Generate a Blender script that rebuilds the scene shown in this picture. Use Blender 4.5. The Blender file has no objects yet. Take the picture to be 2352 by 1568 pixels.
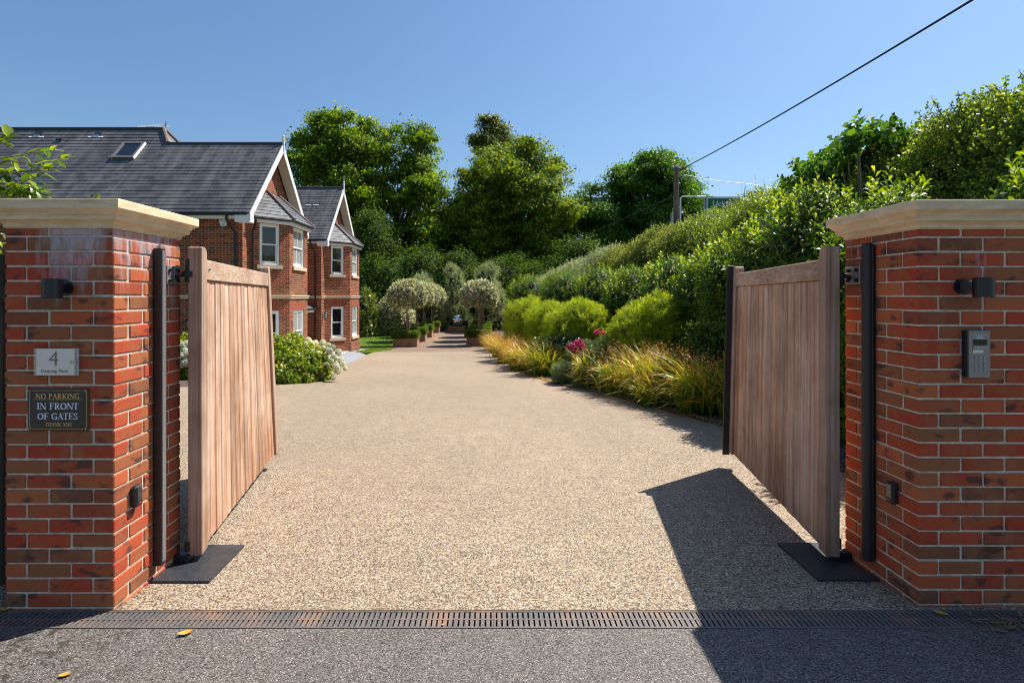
import bpy, math, random
import numpy as np
from mathutils import Vector, Matrix

# ------------------------------------------------------------------ camera, sky, sun, exposure
sc = bpy.context.scene
COL = sc.collection
R = math.radians
F, XC, YH, CAMZ = 1185.0, 1134.0, 682.0, 1.58        # focal length and vanishing point in 2352-px units
cd = bpy.data.cameras.new("camera"); cam = bpy.data.objects.new("camera", cd); COL.objects.link(cam)
cam.location = (0, 0, CAMZ); cam.rotation_euler = (R(90), 0, 0)
cd.sensor_width = 36; cd.lens = F / 2352 * 36
cd.shift_x = (1176 - XC) / 2352; cd.shift_y = -(784 - YH) / 2352
cd.clip_start = 0.05; cd.clip_end = 2000
sc.camera = cam
SUN_EL, SUN_AZ = 55.4, 55.0
w = bpy.data.worlds.new("World"); sc.world = w; w.use_nodes = True
nt = w.node_tree; bg = nt.nodes['Background']
sky = nt.nodes.new('ShaderNodeTexSky'); sky.sky_type = 'NISHITA'; sky.sun_disc = False
sky.sun_elevation = R(SUN_EL); sky.sun_rotation = R(SUN_AZ)
sky.altitude = 0; sky.air_density = 1.5; sky.dust_density = 1.0; sky.ozone_density = 10.0
nt.links.new(sky.outputs[0], bg.inputs[0]); bg.inputs[1].default_value = 0.080
sl = bpy.data.lights.new("sun", 'SUN'); sl.energy = 5.0; sl.angle = R(0.5); sl.color = (1, .955, .88)
so = bpy.data.objects.new("sun", sl); COL.objects.link(so)
d = Vector((math.sin(R(SUN_AZ)) * math.cos(R(SUN_EL)), math.cos(R(SUN_AZ)) * math.cos(R(SUN_EL)), math.sin(R(SUN_EL))))
so.rotation_euler = d.to_track_quat('Z', 'Y').to_euler(); so.location = d * 50
sc.view_settings.view_transform = 'Standard'; sc.view_settings.look = 'None'
sc.view_settings.exposure = 0.72; sc.view_settings.gamma = 1
sc.cycles.filter_width = 1.05; sc.cycles.max_bounces = 8; sc.cycles.transparent_max_bounces = 8

# ------------------------------------------------------------------ helpers
rng = np.random.default_rng(7)
random.seed(5)
ORI = {}

def P(x, y, Y):
    "world point at depth Y seen at photo pixel (x, y)"
    return Vector(((x - XC) / F * Y, Y, CAMZ - (y - YH) / F * Y))

def zg(Y):
    "ground height: level road, then a fall of 1 in 20, then level"
    return 0.0 if Y <= 2.6 else (-.05 * (Y - 2.6) if Y <= 31 else -1.42)

def link(o, parent=None):
    COL.objects.link(o)
    if parent is not None: o.parent = parent
    return o

def tag(o, label=None, cat=None, group=None, kind=None):
    if label: o['label'] = label
    if cat: o['category'] = cat
    if group: o['group'] = group
    if kind: o['kind'] = kind
    return o

def thing(name, loc, label, cat, group=None):
    o = bpy.data.objects.new(name, None); o.empty_display_size = .1
    o.location = loc; link(o); ORI[o.name] = Vector(loc)
    return tag(o, label, cat, group)

def mesh_np(name, V, Fq, mat, parent=None, loc=None, uv=None, smooth=False, sizes=None):
    "mesh from numpy arrays; Fq (m,4) or (m,3)"
    V = np.asarray(V, dtype=np.float32).reshape(-1, 3)
    Fq = np.asarray(Fq, dtype=np.int32)
    me = bpy.data.meshes.new(name)
    o = bpy.data.objects.new(name, me)
    if parent is not None: base = ORI[parent.name]
    else: base = Vector(loc) if loc is not None else Vector((0, 0, 0))
    V = V - np.array(base, dtype=np.float32)
    k = Fq.shape[1]; m = Fq.shape[0]
    me.vertices.add(len(V)); me.vertices.foreach_set('co', V.ravel())
    me.loops.add(m * k); me.loops.foreach_set('vertex_index', Fq.ravel())
    me.polygons.add(m); me.polygons.foreach_set('loop_start', np.arange(m, dtype=np.int32) * k)
    me.polygons.foreach_set('loop_total', np.full(m, k, dtype=np.int32))
    if uv is not None:
        l = me.uv_layers.new(name='UVMap'); l.data.foreach_set('uv', np.asarray(uv, dtype=np.float32).ravel())
    if smooth: me.polygons.foreach_set('use_smooth', np.ones(m, dtype=bool))
    me.update(calc_edges=True); me.validate()
    me.materials.append(mat)
    link(o, parent)
    if parent is None: o.location = base
    ORI[o.name] = Vector(base)
    return o

class MB:
    def __init__(s): s.v = []; s.f = []; s.uvs = {}
    def q(s, *pts):
        i = len(s.v); s.v += [tuple(p) for p in pts]; s.f.append(tuple(range(i, i + len(pts)))); return s
    def box(s, x0, x1, y0, y1, z0, z1):
        return s.hexa([(x0, y0, z0), (x1, y0, z0), (x1, y1, z0), (x0, y1, z0), (x0, y0, z1), (x1, y0, z1), (x1, y1, z1), (x0, y1, z1)])
    def hexa(s, p):
        i = len(s.v); s.v += [tuple(a) for a in p]
        for f in ((0, 3, 2, 1), (4, 5, 6, 7), (0, 1, 5, 4), (1, 2, 6, 5), (2, 3, 7, 6), (3, 0, 4, 7)): s.f.append(tuple(i + a for a in f))
        return s
    def bar(s, a, b, w_, h, up=(0, 0, 1)):
        "box beam from a to b, width w_ sideways, height h along up"
        a = Vector(a); b = Vector(b); t = (b - a).normalized(); u = Vector(up)
        sd = t.cross(u).normalized(); u = sd.cross(t).normalized(); sd *= w_ / 2; u = u * h / 2
        return s.hexa([a - sd - u, a + sd - u, b + sd - u, b - sd - u, a - sd + u, a + sd + u, b + sd + u, b - sd + u])
    def cbox(s, x0, x1, y0, y1, z0, z1, c=.004):
        "box with chamfered edges"
        i = len(s.v); xs = (x0, x1); ys = (y0, y1); zs = (z0, z1); idx = {}
        for a in (0, 1):
            for b in (0, 1):
                for e in (0, 1):
                    sx = c * (1 - 2 * a); sy = c * (1 - 2 * b); sz = c * (1 - 2 * e)
                    for k, dd in enumerate(((0, sy, sz), (sx, 0, sz), (sx, sy, 0))):
                        idx[(a, b, e, k)] = len(s.v); s.v.append((xs[a] + dd[0], ys[b] + dd[1], zs[e] + dd[2]))
        I = idx
        for a in (0, 1):
            f = [I[(a, 0, 0, 0)], I[(a, 1, 0, 0)], I[(a, 1, 1, 0)], I[(a, 0, 1, 0)]]; s.f.append(tuple(f if a else f[::-1]))
            f = [I[(0, a, 0, 1)], I[(0, a, 1, 1)], I[(1, a, 1, 1)], I[(1, a, 0, 1)]]; s.f.append(tuple(f if a else f[::-1]))
            f = [I[(0, 0, a, 2)], I[(1, 0, a, 2)], I[(1, 1, a, 2)], I[(0, 1, a, 2)]]; s.f.append(tuple(f if a else f[::-1]))
        for a in (0, 1):
            for b in (0, 1):
                s.f.append((I[(a, b, 0, 0)], I[(a, b, 1, 0)], I[(a, b, 1, 1)], I[(a, b, 0, 1)]))
                s.f.append((I[(a, 0, b, 0)], I[(a, 1, b, 0)], I[(a, 1, b, 2)], I[(a, 0, b, 2)]))
                s.f.append((I[(0, a, b, 1)], I[(1, a, b, 1)], I[(1, a, b, 2)], I[(0, a, b, 2)]))
                for e in (0, 1): s.f.append((I[(a, b, e, 0)], I[(a, b, e, 1)], I[(a, b, e, 2)]))
        return s
    def tube(s, pts, r, n=10, cap=True):
        pts = [Vector(p) for p in pts]; rs = r if isinstance(r, (list, tuple)) else [r] * len(pts)
        i = len(s.v); prev = None
        for k, p in enumerate(pts):
            t = (pts[min(k + 1, len(pts) - 1)] - pts[max(k - 1, 0)]).normalized()
            a = Vector((0, 0, 1)) if abs(t.z) < .9 else Vector((1, 0, 0))
            if prev is not None: a = prev
            u = (a - t * a.dot(t)).normalized(); v = t.cross(u); prev = u
            for j in range(n):
                an = 2 * math.pi * j / n
                s.v.append(tuple(p + (u * math.cos(an) + v * math.sin(an)) * rs[k]))
        for k in range(len(pts) - 1):
            for j in range(n):
                a = i + k * n + j; b = i + k * n + (j + 1) % n
                s.f.append((a, b, b + n, a + n))
        if cap:
            s.f.append(tuple(i + j for j in range(n))[::-1]); s.f.append(tuple(i + (len(pts) - 1) * n + j for j in range(n)))
        return s
    def lathe(s, c, prof, n=16):
        "prof: list of (radius, z) about vertical axis through c"
        i = len(s.v)
        for r_, z in prof:
            for j in range(n):
                an = 2 * math.pi * j / n; s.v.append((c[0] + r_ * math.cos(an), c[1] + r_ * math.sin(an), c[2] + z))
        for k in range(len(prof) - 1):
            for j in range(n):
                a = i + k * n + j; b = i + k * n + (j + 1) % n; s.f.append((a, b, b + n, a + n))
        s.f.append(tuple(i + j for j in range(n))[::-1]); s.f.append(tuple(i + (len(prof) - 1) * n + j for j in range(n)))
        return s
    def xf(s, fn): s.v = [tuple(fn(Vector(p))) for p in s.v]; return s
    def build(s, name, mat, parent=None, loc=None, smooth=False, uvshift=(0, 0)):
        me = bpy.data.meshes.new(name); o = bpy.data.objects.new(name, me)
        base = ORI[parent.name] if parent is not None else (Vector(loc) if loc is not None else Vector((0, 0, 0)))
        me.from_pydata([(p[0] - base.x, p[1] - base.y, p[2] - base.z) for p in s.v], [], s.f)
        me.update()
        l = me.uv_layers.new(name='UVMap'); V = s.v
        for p in me.polygons:
            n_ = p.normal; t = Vector((-n_.y, n_.x, 0))
            t = t.normalized() if t.length > .05 else Vector((1, 0, 0)); b = n_.cross(t)
            if b.z < -.01: b = -b; t = t
            for li in p.loop_indices:
                co = Vector(V[me.loops[li].vertex_index]); l.data[li].uv = (co.dot(t) + uvshift[0], co.dot(b) + uvshift[1])
        me.materials.append(mat)
        if smooth:
            for p in me.polygons: p.use_smooth = True
        link(o, parent)
        if parent is None: o.location = base
        ORI[o.name] = Vector(base)
        return o

def copy_tree(o, delta=None, parent=None):
    c = o.copy(); COL.objects.link(c)
    if parent is not None: c.parent = parent
    if delta is not None: c.location = o.location + Vector(delta)
    for ch in [x for x in bpy.data.objects if x.parent == o and x is not c]: copy_tree(ch, None, c)
    return c

# ------------------------------------------------------------------ materials
class NT:
    def __init__(s, name):
        s.m = bpy.data.materials.new(name); s.m.use_nodes = True; s.t = s.m.node_tree; s.b = s.t.nodes['Principled BSDF']
        s.out = s.t.nodes['Material Output']
    def n(s, typ, **kw):
        x = s.t.nodes.new(typ)
        for k, v in kw.items():
            if k.startswith('i_'):
                key = k[2:]; x.inputs[int(key) if key.isdigit() else key.replace('_', ' ')].default_value = v
            else: setattr(x, k, v)
        return x
    def l(s, a, b): s.t.links.new(a, b)
    def ramp(s, src, stops, interp='LINEAR'):
        r = s.n('ShaderNodeValToRGB'); e = r.color_ramp.elements; r.color_ramp.interpolation = interp
        while len(e) < len(stops): e.new(.5)
        for k, (p_, c) in enumerate(stops): e[k].position = p_; e[k].color = (*c, 1) if len(c) == 3 else c
        s.l(src, r.inputs[0]); return r.outputs[0]
    def mix(s, fac, a, b, mode='MIX'):
        x = s.n('ShaderNodeMix', data_type='RGBA', blend_type=mode)
        for sock, v in ((x.inputs[0], fac), (x.inputs[6], a), (x.inputs[7], b)):
            if hasattr(v, 'links'): s.l(v, sock)
            else: sock.default_value = v if not isinstance(v, tuple) else ((*v, 1) if len(v) == 3 else v)
        return x.outputs[2]
    def math(s, op, a, b=0.0, clamp=False):
        x = s.n('ShaderNodeMath', operation=op, use_clamp=clamp)
        for sock, v in ((x.inputs[0], a), (x.inputs[1], b)):
            if hasattr(v, 'links'): s.l(v, sock)
            else: sock.default_value = v
        return x.outputs[0]
    def noise(s, scale, detail=4, rough=.5, vec=None):
        x = s.n('ShaderNodeTexNoise'); x.inputs['Scale'].default_value = scale; x.inputs['Detail'].default_value = detail; x.inputs['Roughness'].default_value = rough
        if vec is not None: s.l(vec, x.inputs['Vector'])
        return x.outputs['Fac']
    def coord(s, which='Object', scale=None, loc=None, rot=None):
        c = s.n('ShaderNodeTexCoord').outputs[which]
        if scale is None and loc is None and rot is None: return c
        m_ = s.n('ShaderNodeMapping'); s.l(c, m_.inputs[0])
        if scale is not None: m_.inputs['Scale'].default_value = scale
        if loc is not None: m_.inputs['Location'].default_value = loc
        if rot is not None: m_.inputs['Rotation'].default_value = rot
        return m_.outputs[0]
    def wpos(s, scale=None):
        g = s.n('ShaderNodeNewGeometry').outputs['Position']
        if scale is None: return g
        m_ = s.n('ShaderNodeMapping'); s.l(g, m_.inputs[0]); m_.inputs['Scale'].default_value = scale; return m_.outputs[0]
    def island(s): return s.n('ShaderNodeNewGeometry').outputs['Random Per Island']
    def col(s, c):
        if hasattr(c, 'links'): s.l(c, s.b.inputs['Base Color'])
        else: s.b.inputs['Base Color'].default_value = (*c, 1)
    def rough(s, v):
        if hasattr(v, 'links'): s.l(v, s.b.inputs['Roughness'])
        else: s.b.inputs['Roughness'].default_value = v
    def bump(s, h, strength=.5, dist=.005):
        b = s.n('ShaderNodeBump'); b.inputs['Strength'].default_value = strength; b.inputs['Distance'].default_value = dist
        s.l(h, b.inputs['Height']); s.l(b.outputs[0], s.b.inputs['Normal'])

def plain(name, c, rough=.5, metal=0, var=.12, scale=20, spec=.5):
    t = NT(name); nz = t.noise(scale, 5, .6, t.wpos())
    t.col(t.mix(nz, tuple(max(0, x * (1 - var)) for x in c), tuple(x * (1 + var) for x in c)))
    t.rough(rough); t.b.inputs['Metallic'].default_value = metal; t.b.inputs['Specular IOR Level'].default_value = spec
    return t.m

def leaf_mat(name, cols, trans=.4, rough=.42, tcol=None, spec=.4, patch=None):
    t = NT(name); isl = t.island()
    n_ = len(cols); c = t.ramp(isl, [((k + .5) / n_, cols[k]) for k in range(n_)])
    # slow variation through the crown in the leaves' own colour (young and old foliage)
    nz = t.noise(patch or .8, 3, .5, t.wpos())
    c = t.mix(t.ramp(nz, [(.35, (.72, .78, .8)), (.65, (1.25, 1.18, 1.0))]), c, c, 'MIX') if False else t.mix(1.0, c, t.ramp(nz, [(.35, (.7, .75, .8)), (.66, (1.25, 1.2, 1.0))]), 'MULTIPLY')
    t.col(c); t.rough(rough); t.b.inputs['Specular IOR Level'].default_value = spec
    tr = t.n('ShaderNodeBsdfTranslucent')
    k = tcol or (1.5, 1.35, .5)
    t.l(t.mix(1.0, c, k, 'MULTIPLY'), tr.inputs[0])
    ms = t.n('ShaderNodeMixShader'); ms.inputs[0].default_value = trans
    t.l(t.b.outputs[0], ms.inputs[1]); t.l(tr.outputs[0], ms.inputs[2]); t.l(ms.outputs[0], t.out.inputs[0])
    return t.m

# pillar brick: every brick is a mesh island
def m_brick_real(name='red_facing_brick'):
    t = NT(name); isl = t.island()
    wp = t.wpos()
    c = t.ramp(isl, [(0, (.53, .092, .042)), (.22, (.42, .064, .034)), (.42, (.56, .135, .054)), (.52, (.33, .125, .058)), (.70, (.47, .080, .038)), (.84, (.20, .088, .052)), (1, (.60, .165, .06))])
    n1 = t.noise(9, 3, .6, wp)
    c = t.mix(t.ramp(n1, [(.42, (0, 0, 0)), (.68, (.7, .7, .7))]), c, (.38, .15, .065))
    # burnt kiln marks
    mm = t.n('ShaderNodeMapping'); t.l(wp, mm.inputs[0]); mm.inputs['Scale'].default_value = (1, 1, 1.8)
    n2 = t.noise(9, 2, .45, mm.outputs[0])
    spot = t.ramp(n2, [(.605, (0, 0, 0)), (.70, (.8, .8, .8))])
    c = t.mix(spot, c, (.085, .052, .046))
    n3 = t.noise(160, 3, .7, wp)
    c = t.mix(t.ramp(n3, [(.3, (.5, .5, .5)), (.7, (0, 0, 0))]), c, t.mix(1.0, c, (.6, .6, .6), 'MULTIPLY'))
    c = stains(t, c, wp)
    t.col(c); t.rough(.82); t.b.inputs['Specular IOR Level'].default_value = .08
    t.bump(t.math('ADD', t.noise(70, 5, .7, wp), t.math('MULTIPLY', n3, .4)), .45, .004)
    return t.m

def stains(t, c, wp):
    "white lime bloom washed down from under the coping (world-placed, a real mark)"
    sep = t.n('ShaderNodeSeparateXYZ'); t.l(wp, sep.inputs[0])
    top = t.ramp(sep.outputs[2], [(.0, (0, 0, 0)), (1, (1, 1, 1))])
    zr = t.n('ShaderNodeMapRange'); t.l(sep.outputs[2], zr.inputs[0]); zr.inputs[1].default_value = 1.45; zr.inputs[2].default_value = 1.93
    m_ = t.n('ShaderNodeMapping'); t.l(wp, m_.inputs[0]); m_.inputs['Scale'].default_value = (9, 9, 1.3)
    st = t.noise(1.0, 4, .65, m_.outputs[0])
    # strongest on the left pillar front around x=-2.12 and on its inner face
    xr = t.math('ABSOLUTE', t.math('SUBTRACT', sep.outputs[0], -2.13)); xr = t.math('SUBTRACT', 1.0, t.math('MULTIPLY', xr, 4.2), True)
    xin = t.math('GREATER_THAN', sep.outputs[0], -1.925); xleft = t.math('LESS_THAN', sep.outputs[0], 0.0)
    loc_ = t.math('MAXIMUM', xr, t.math('MULTIPLY', t.math('MULTIPLY', xin, xleft), .65))
    loc_ = t.math('MAXIMUM', loc_, .12)
    k = t.math('MULTIPLY', t.math('MULTIPLY', zr.outputs[0], loc_), 1.0)
    k = t.math('ADD', k, t.math('MULTIPLY', t.math('SUBTRACT', st, .5), 2.2))
    k2 = t.math('MULTIPLY', t.math('SUBTRACT', k, .30), 2.2, True)
    k2 = t.math('MULTIPLY', t.math('MULTIPLY', k2, .78), t.math('GREATER_THAN', zr.outputs[0], .0))
    fine = t.noise(60, 4, .7, wp)
    k2 = t.math('MULTIPLY', k2, t.math('ADD', fine, .35), True)
    return t.mix(k2, c, (.52, .50, .52))

def m_mortar():
    t = NT('lime_mortar'); wp = t.wpos()
    c = t.ramp(t.noise(30, 5, .7, wp), [(.3, (.38, .325, .25)), (.7, (.74, .66, .53))])
    c = stains(t, c, wp)
    t.col(c); t.rough(.95); t.bump(t.noise(180, 4, .7, wp), .6, .004); return t.m

def m_house_brick(name='house_brick', soldier=False):
    t = NT(name); uv = t.coord('UV')
    if soldier:
        mp = t.n('ShaderNodeMapping'); t.l(uv, mp.inputs[0]); mp.inputs['Rotation'].default_value = (0, 0, R(90)); uvv = mp.outputs[0]
    else: uvv = uv
    b = t.n('ShaderNodeTexBrick'); t.l(uvv, b.inputs['Vector'])
    b.inputs['Scale'].default_value = 1; b.inputs['Brick Width'].default_value = .225; b.inputs['Row Height'].default_value = .075
    b.inputs['Mortar Size'].default_value = .0058; b.inputs['Mortar Smooth'].default_value = .15; b.inputs['Bias'].default_value = -.1
    if soldier:
        b.inputs['Color1'].default_value = (.30, .07, .035, 1); b.inputs['Color2'].default_value = (.36, .09, .042, 1); b.inputs['Mortar'].default_value = (.42, .26, .17, 1)
        b.inputs['Mortar Size'].default_value = .003
    else:
        b.inputs['Color1'].default_value = (.13, .042, .022, 1); b.inputs['Color2'].default_value = (.36, .085, .034, 1); b.inputs['Mortar'].default_value = (.50, .37, .24, 1)
    nz = t.noise(1.3, 4, .6, t.wpos())
    c = t.mix(1.0, b.outputs['Color'], t.ramp(nz, [(.3, (.82, .82, .84)), (.7, (1.15, 1.12, 1.08))]), 'MULTIPLY')
    t.col(c); t.rough(.85); t.b.inputs['Specular IOR Level'].default_value = .2
    t.bump(t.math('SUBTRACT', 1.0, b.outputs['Fac']), .6, .006); return t.m

def m_slate(name, base, streak=.6, rw=.19, rough=.55, slw=.3):
    t = NT(name); uv = t.coord('UV')
    b = t.n('ShaderNodeTexBrick'); t.l(uv, b.inputs['Vector']); b.inputs['Scale'].default_value = 1
    b.inputs['Brick Width'].default_value = slw; b.inputs['Row Height'].default_value = rw; b.inputs['Mortar Size'].default_value = .0035
    b.inputs['Color1'].default_value = (*[x * .62 for x in base], 1); b.inputs['Color2'].default_value = (*[x * 1.35 for x in base], 1)
    b.inputs['Mortar'].default_value = (.012, .012, .014, 1)
    m_ = t.n('ShaderNodeMapping'); t.l(uv, m_.inputs[0]); m_.inputs['Scale'].default_value = (3.2, .35, 1)
    s1 = t.noise(1, 5, .6, m_.outputs[0])
    c = t.mix(t.ramp(s1, [(.45, (0, 0, 0)), (.72, (streak, streak, streak))]), b.outputs['Color'], tuple(x * y for x, y in zip(base, (2.3, 2.15, 1.9))))
    n2 = t.noise(.5, 3, .5, t.wpos()); c = t.mix(1.0, c, t.ramp(n2, [(.3, (.78, .8, .84)), (.7, (1.15, 1.12, 1.08))]), 'MULTIPLY')
    s3 = t.noise(45, 2, .5, uv); c = t.mix(t.ramp(s3, [(.74, (0, 0, 0)), (.78, (.6, .6, .6))]), c, (.35, .36, .33))
    t.col(c); t.rough(rough); t.bump(t.math('ADD', t.math('SUBTRACT', 1.0, b.outputs['Fac']), t.math('MULTIPLY', t.noise(25, 4, .6, uv), .4)), .4, .006)
    return t.m

def m_wood(name, c1, c2, c3, axis='Z', bleach=.5):
    "weathered timber with grain along one axis, tone differs per board"
    t = NT(name); sc_ = {'Z': (70, 70, .9), 'Y': (70, .9, 70), 'X': (.9, 70, 70)}[axis]
    wp = t.wpos(); isl = t.island()
    off = t.n('ShaderNodeVectorMath', operation='MULTIPLY_ADD'); t.l(wp, off.inputs[0]); off.inputs[1].default_value = sc_
    cmb = t.n('ShaderNodeCombineXYZ'); s_ = t.math('MULTIPLY', isl, 37.0)
    for k in range(3): t.l(s_, cmb.inputs[k])
    t.l(cmb.outputs[0], off.inputs[2])
    g = t.noise(1, 6, .62, off.outputs[0])
    c = t.ramp(g, [(.28, c1), (.5, c2), (.72, c3)])
    c = t.mix(1.0, c, t.ramp(isl, [(0, (.56, .47, .40)), (.16, (1.05, .98, .92)), (.34, (.74, .60, .48)), (.5, (1.28, 1.26, 1.24)), (.66, (.80, .74, .70)), (.82, (1.15, .95, .78)), (1, (1.1, 1.08, 1.08))]), 'MULTIPLY')
    sc2 = {'Z': (30, 30, .7), 'Y': (30, .7, 30), 'X': (.7, 30, 30)}[axis]
    m2 = t.n('ShaderNodeMapping'); t.l(wp, m2.inputs[0]); m2.inputs['Scale'].default_value = sc2
    bl = t.noise(1, 5, .65, m2.outputs[0])
    c = t.mix(t.ramp(bl, [(.46, (0, 0, 0)), (.72, (bleach, bleach, bleach))]), c, (.60, .51, .43))
    # weathering: blotchy greying, browner splash zone near the ground
    w1 = t.noise(2.3, 5, .65, wp); c = t.mix(1.0, c, t.ramp(w1, [(.35, (.78, .72, .68)), (.62, (1.12, 1.12, 1.12))]), 'MULTIPLY')
    sp = t.n('ShaderNodeSeparateXYZ'); t.l(wp, sp.inputs[0]); lowz = t.math('SUBTRACT', 1.0, t.math('MULTIPLY', t.math('ADD', sp.outputs[2], .05), 1.6), True)
    c = t.mix(t.math('MULTIPLY', lowz, .55), c, t.mix(1.0, c, (.82, .62, .46), 'MULTIPLY'))
    t.col(c); t.rough(.8); t.b.inputs['Specular IOR Level'].default_value = .2
    t.bump(g, .5, .003); return t.m

def m_aggregate(name, scale, stops, patch=.25, bump=.6, dist=.004, tone=((.35, (.88, .88, .88)), (.68, (1.08, 1.07, 1.05))), extra=None, rough=.75):
    t = NT(name); wp = t.wpos()
    v = t.n('ShaderNodeTexVoronoi', feature='F1'); t.l(wp, v.inputs['Vector']); v.inputs['Scale'].default_value = scale
    sep = t.n('ShaderNodeSeparateColor'); t.l(v.outputs['Color'], sep.inputs[0])
    c = t.ramp(sep.outputs[0], stops)
    dk = t.ramp(v.outputs['Distance'], [(.40, (1, 1, 1)), (.80, (.30, .28, .26))])
    c = t.mix(1.0, c, dk, 'MULTIPLY')
    c = t.mix(1.0, c, t.ramp(t.noise(patch, 5, .6, wp), list(tone)), 'MULTIPLY')
    c = t.mix(1.0, c, t.ramp(t.noise(6, 5, .65, wp), [(.3, (.88, .88, .88)), (.7, (1.1, 1.1, 1.1))]), 'MULTIPLY')
    c = t.mix(1.0, c, t.ramp(t.noise(scale * .42, 3, .7, wp), [(.32, (.74, .73, .72)), (.66, (1.24, 1.24, 1.23))]), 'MULTIPLY')
    if extra: c = extra(t, c, wp)
    t.col(c); t.rough(rough)
    t.bump(t.math('ADD', t.math('MULTIPLY', v.outputs['Distance'], -1.0), t.math('MULTIPLY', sep.outputs[1], .5)), bump, dist)
    return t.m

M = {}
M['brick'] = m_brick_real(); M['mortar'] = m_mortar()
M['hbrick'] = m_house_brick(); M['soldier'] = m_house_brick('rubbed_brick_arch', True)
M['slate'] = m_slate('roof_slate', (.085, .084, .088), .75); M['lit_bayslate'] = m_slate('sunlit_bay_slate', (.13, .135, .14), .3, .2, .45, .34)  # bay slate paler: sun and sheen put into its base colour
M['hip'] = plain('clay_hip_tile', (.17, .12, .10), .8, var=.3)
M['ridge'] = plain('dark_ridge_tile', (.05, .055, .05), .7, var=.3)
M['gate'] = m_wood('weathered_hardwood_board', (.27, .155, .095), (.46, .30, .205), (.64, .50, .39), 'Z', .9)
M['gaterail'] = m_wood('weathered_hardwood_rail', (.28, .18, .125), (.43, .305, .22), (.54, .42, .33), 'Y', .45)
M['gatestile'] = m_wood('weathered_hardwood_stile', (.24, .15, .11), (.38, .265, .195), (.49, .37, .29), 'Z', .4)
M['sleeper'] = m_wood('oak_sleeper', (.22, .15, .10), (.36, .26, .17), (.44, .33, .23), 'X', .2)
M['fence'] = m_wood('dark_fence_board', (.03, .022, .016), (.05, .04, .03), (.08, .065, .05), 'Z', .0)
M['trunk'] = m_wood('pale_bark', (.16, .12, .09), (.28, .22, .17), (.36, .29, .23), 'Z', .2)
M['bark'] = m_wood('dark_bark', (.035, .028, .02), (.07, .058, .045), (.12, .10, .08), 'Z', .0)
M['polewood'] = m_wood('old_pole_timber', (.08, .06, .045), (.15, .12, .09), (.22, .18, .14), 'Z', .1)
M['black'] = plain('black_rubber', (.018, .018, .02), .45)
M['rubbermat'] = plain('black_painted_plate', (.030, .032, .036), .5, var=.9, scale=24)
M['dkmetal'] = plain('dark_painted_metal', (.014, .016, .02), .35)
M['iron'] = plain('black_cast_iron', (.012, .012, .012), .4)
M['galv'] = plain('galvanised_steel', (.34, .345, .35), .45, .7, .3, 60)
M['steel'] = plain('brushed_stainless_steel', (.27, .265, .25), .42, .7, .12, 90)
M['chrome'] = plain('polished_steel', (.85, .86, .88), .03, 1, .02)
M['white'] = plain('white_painted_wood', (.78, .77, .74), .45, var=.05)
M['cream'] = plain('cream_painted_soffit', (.62, .56, .44), .6, var=.08)
M['wplastic'] = plain('white_plastic', (.75, .76, .78), .35, var=.04)
M['glass'] = plain('dark_window_glass', (.012, .014, .016), .03, 0, .1, spec=.9)
M['blind'] = plain('pale_curtain', (.30, .31, .28), .25, var=.25, scale=6, spec=.8)
t = NT('sandstone_coping'); wp = t.wpos()
c = t.ramp(t.noise(7, 6, .7, t.wpos((1, 1, 5))), [(.3, (.60, .43, .24)), (.55, (.76, .59, .37)), (.75, (.84, .70, .50))])
c = t.mix(t.ramp(t.noise(3, 5, .7, wp), [(.52, (0, 0, 0)), (.75, (.55, .55, .55))]), c, (.34, .28, .20))
t.col(c); t.rough(.85); t.bump(t.noise(220, 3, .7, wp), .4, .002); M['stone'] = t.m
M['hstone'] = plain('buff_stone_dressing', (.58, .46, .31), .8, var=.12, scale=8)
M['paving'] = plain('grey_slab_paving', (.27, .28, .30), .7, var=.25, scale=3)
M['terrace'] = plain('pale_terrace_slab', (.62, .58, .52), .8, var=.08, scale=3)
M['soil'] = m_aggregate('bed_soil', 45, [(0, (.05, .036, .026)), (.5, (.12, .09, .06)), (.85, (.22, .18, .13)), (1, (.40, .35, .28))], .5, 1.0, .02, rough=.95)
M['earth'] = m_aggregate('grassy_earth', 30, [(0, (.03, .05, .012)), (1, (.07, .10, .03))], .2, .6, .02, rough=.95)
def resin_extra(t, c, wp):
    n_ = t.noise(.9, 5, .6, t.wpos((.35, 1.4, 1)))
    c = t.mix(t.ramp(n_, [(.52, (0, 0, 0)), (.8, (.4, .4, .4))]), c, (.27, .20, .13))
    m2 = t.noise(1, 4, .6, t.wpos((1.6, .16, 1)))       # faint wheel tracks and sweeping marks along the drive
    return t.mix(t.ramp(m2, [(.55, (0, 0, 0)), (.75, (.28, .28, .28))]), c, (.25, .18, .12))
M['resin'] = m_aggregate('resin_bound_gravel', 125, [(0, (.08, .05, .032)), (.14, (.22, .15, .092)), (.34, (.50, .375, .24)), (.50, (.33, .225, .145)), (.68, (.68, .53, .37)), (.84, (.22, .155, .10)), (1, (.84, .73, .58))], .25, .8, .005, extra=resin_extra)
M['gravel'] = m_aggregate('loose_tan_gravel', 60, [(0, (.17, .10, .06)), (.5, (.30, .195, .12)), (1, (.42, .30, .21))], .5, .9, .01)
def road_extra(t, c, wp):
    sep = t.n('ShaderNodeSeparateXYZ'); t.l(wp, sep.inputs[0])
    n_ = t.noise(15, 6, .75, wp)
    near = t.math('MULTIPLY', t.math('SUBTRACT', -1.35, sep.outputs[0]), 1.3, True)       # moss and grit towards the left verge
    k = t.math('MULTIPLY', t.math('MULTIPLY', t.math('SUBTRACT', n_, .53), 30, True), near)
    c = t.mix(k, c, (.035, .026, .016))
    return t.mix(t.ramp(t.noise(.8, 3, .5, wp), [(.5, (0, 0, 0)), (.75, (.3, .3, .3))]), c, (.10, .095, .09))
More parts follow.
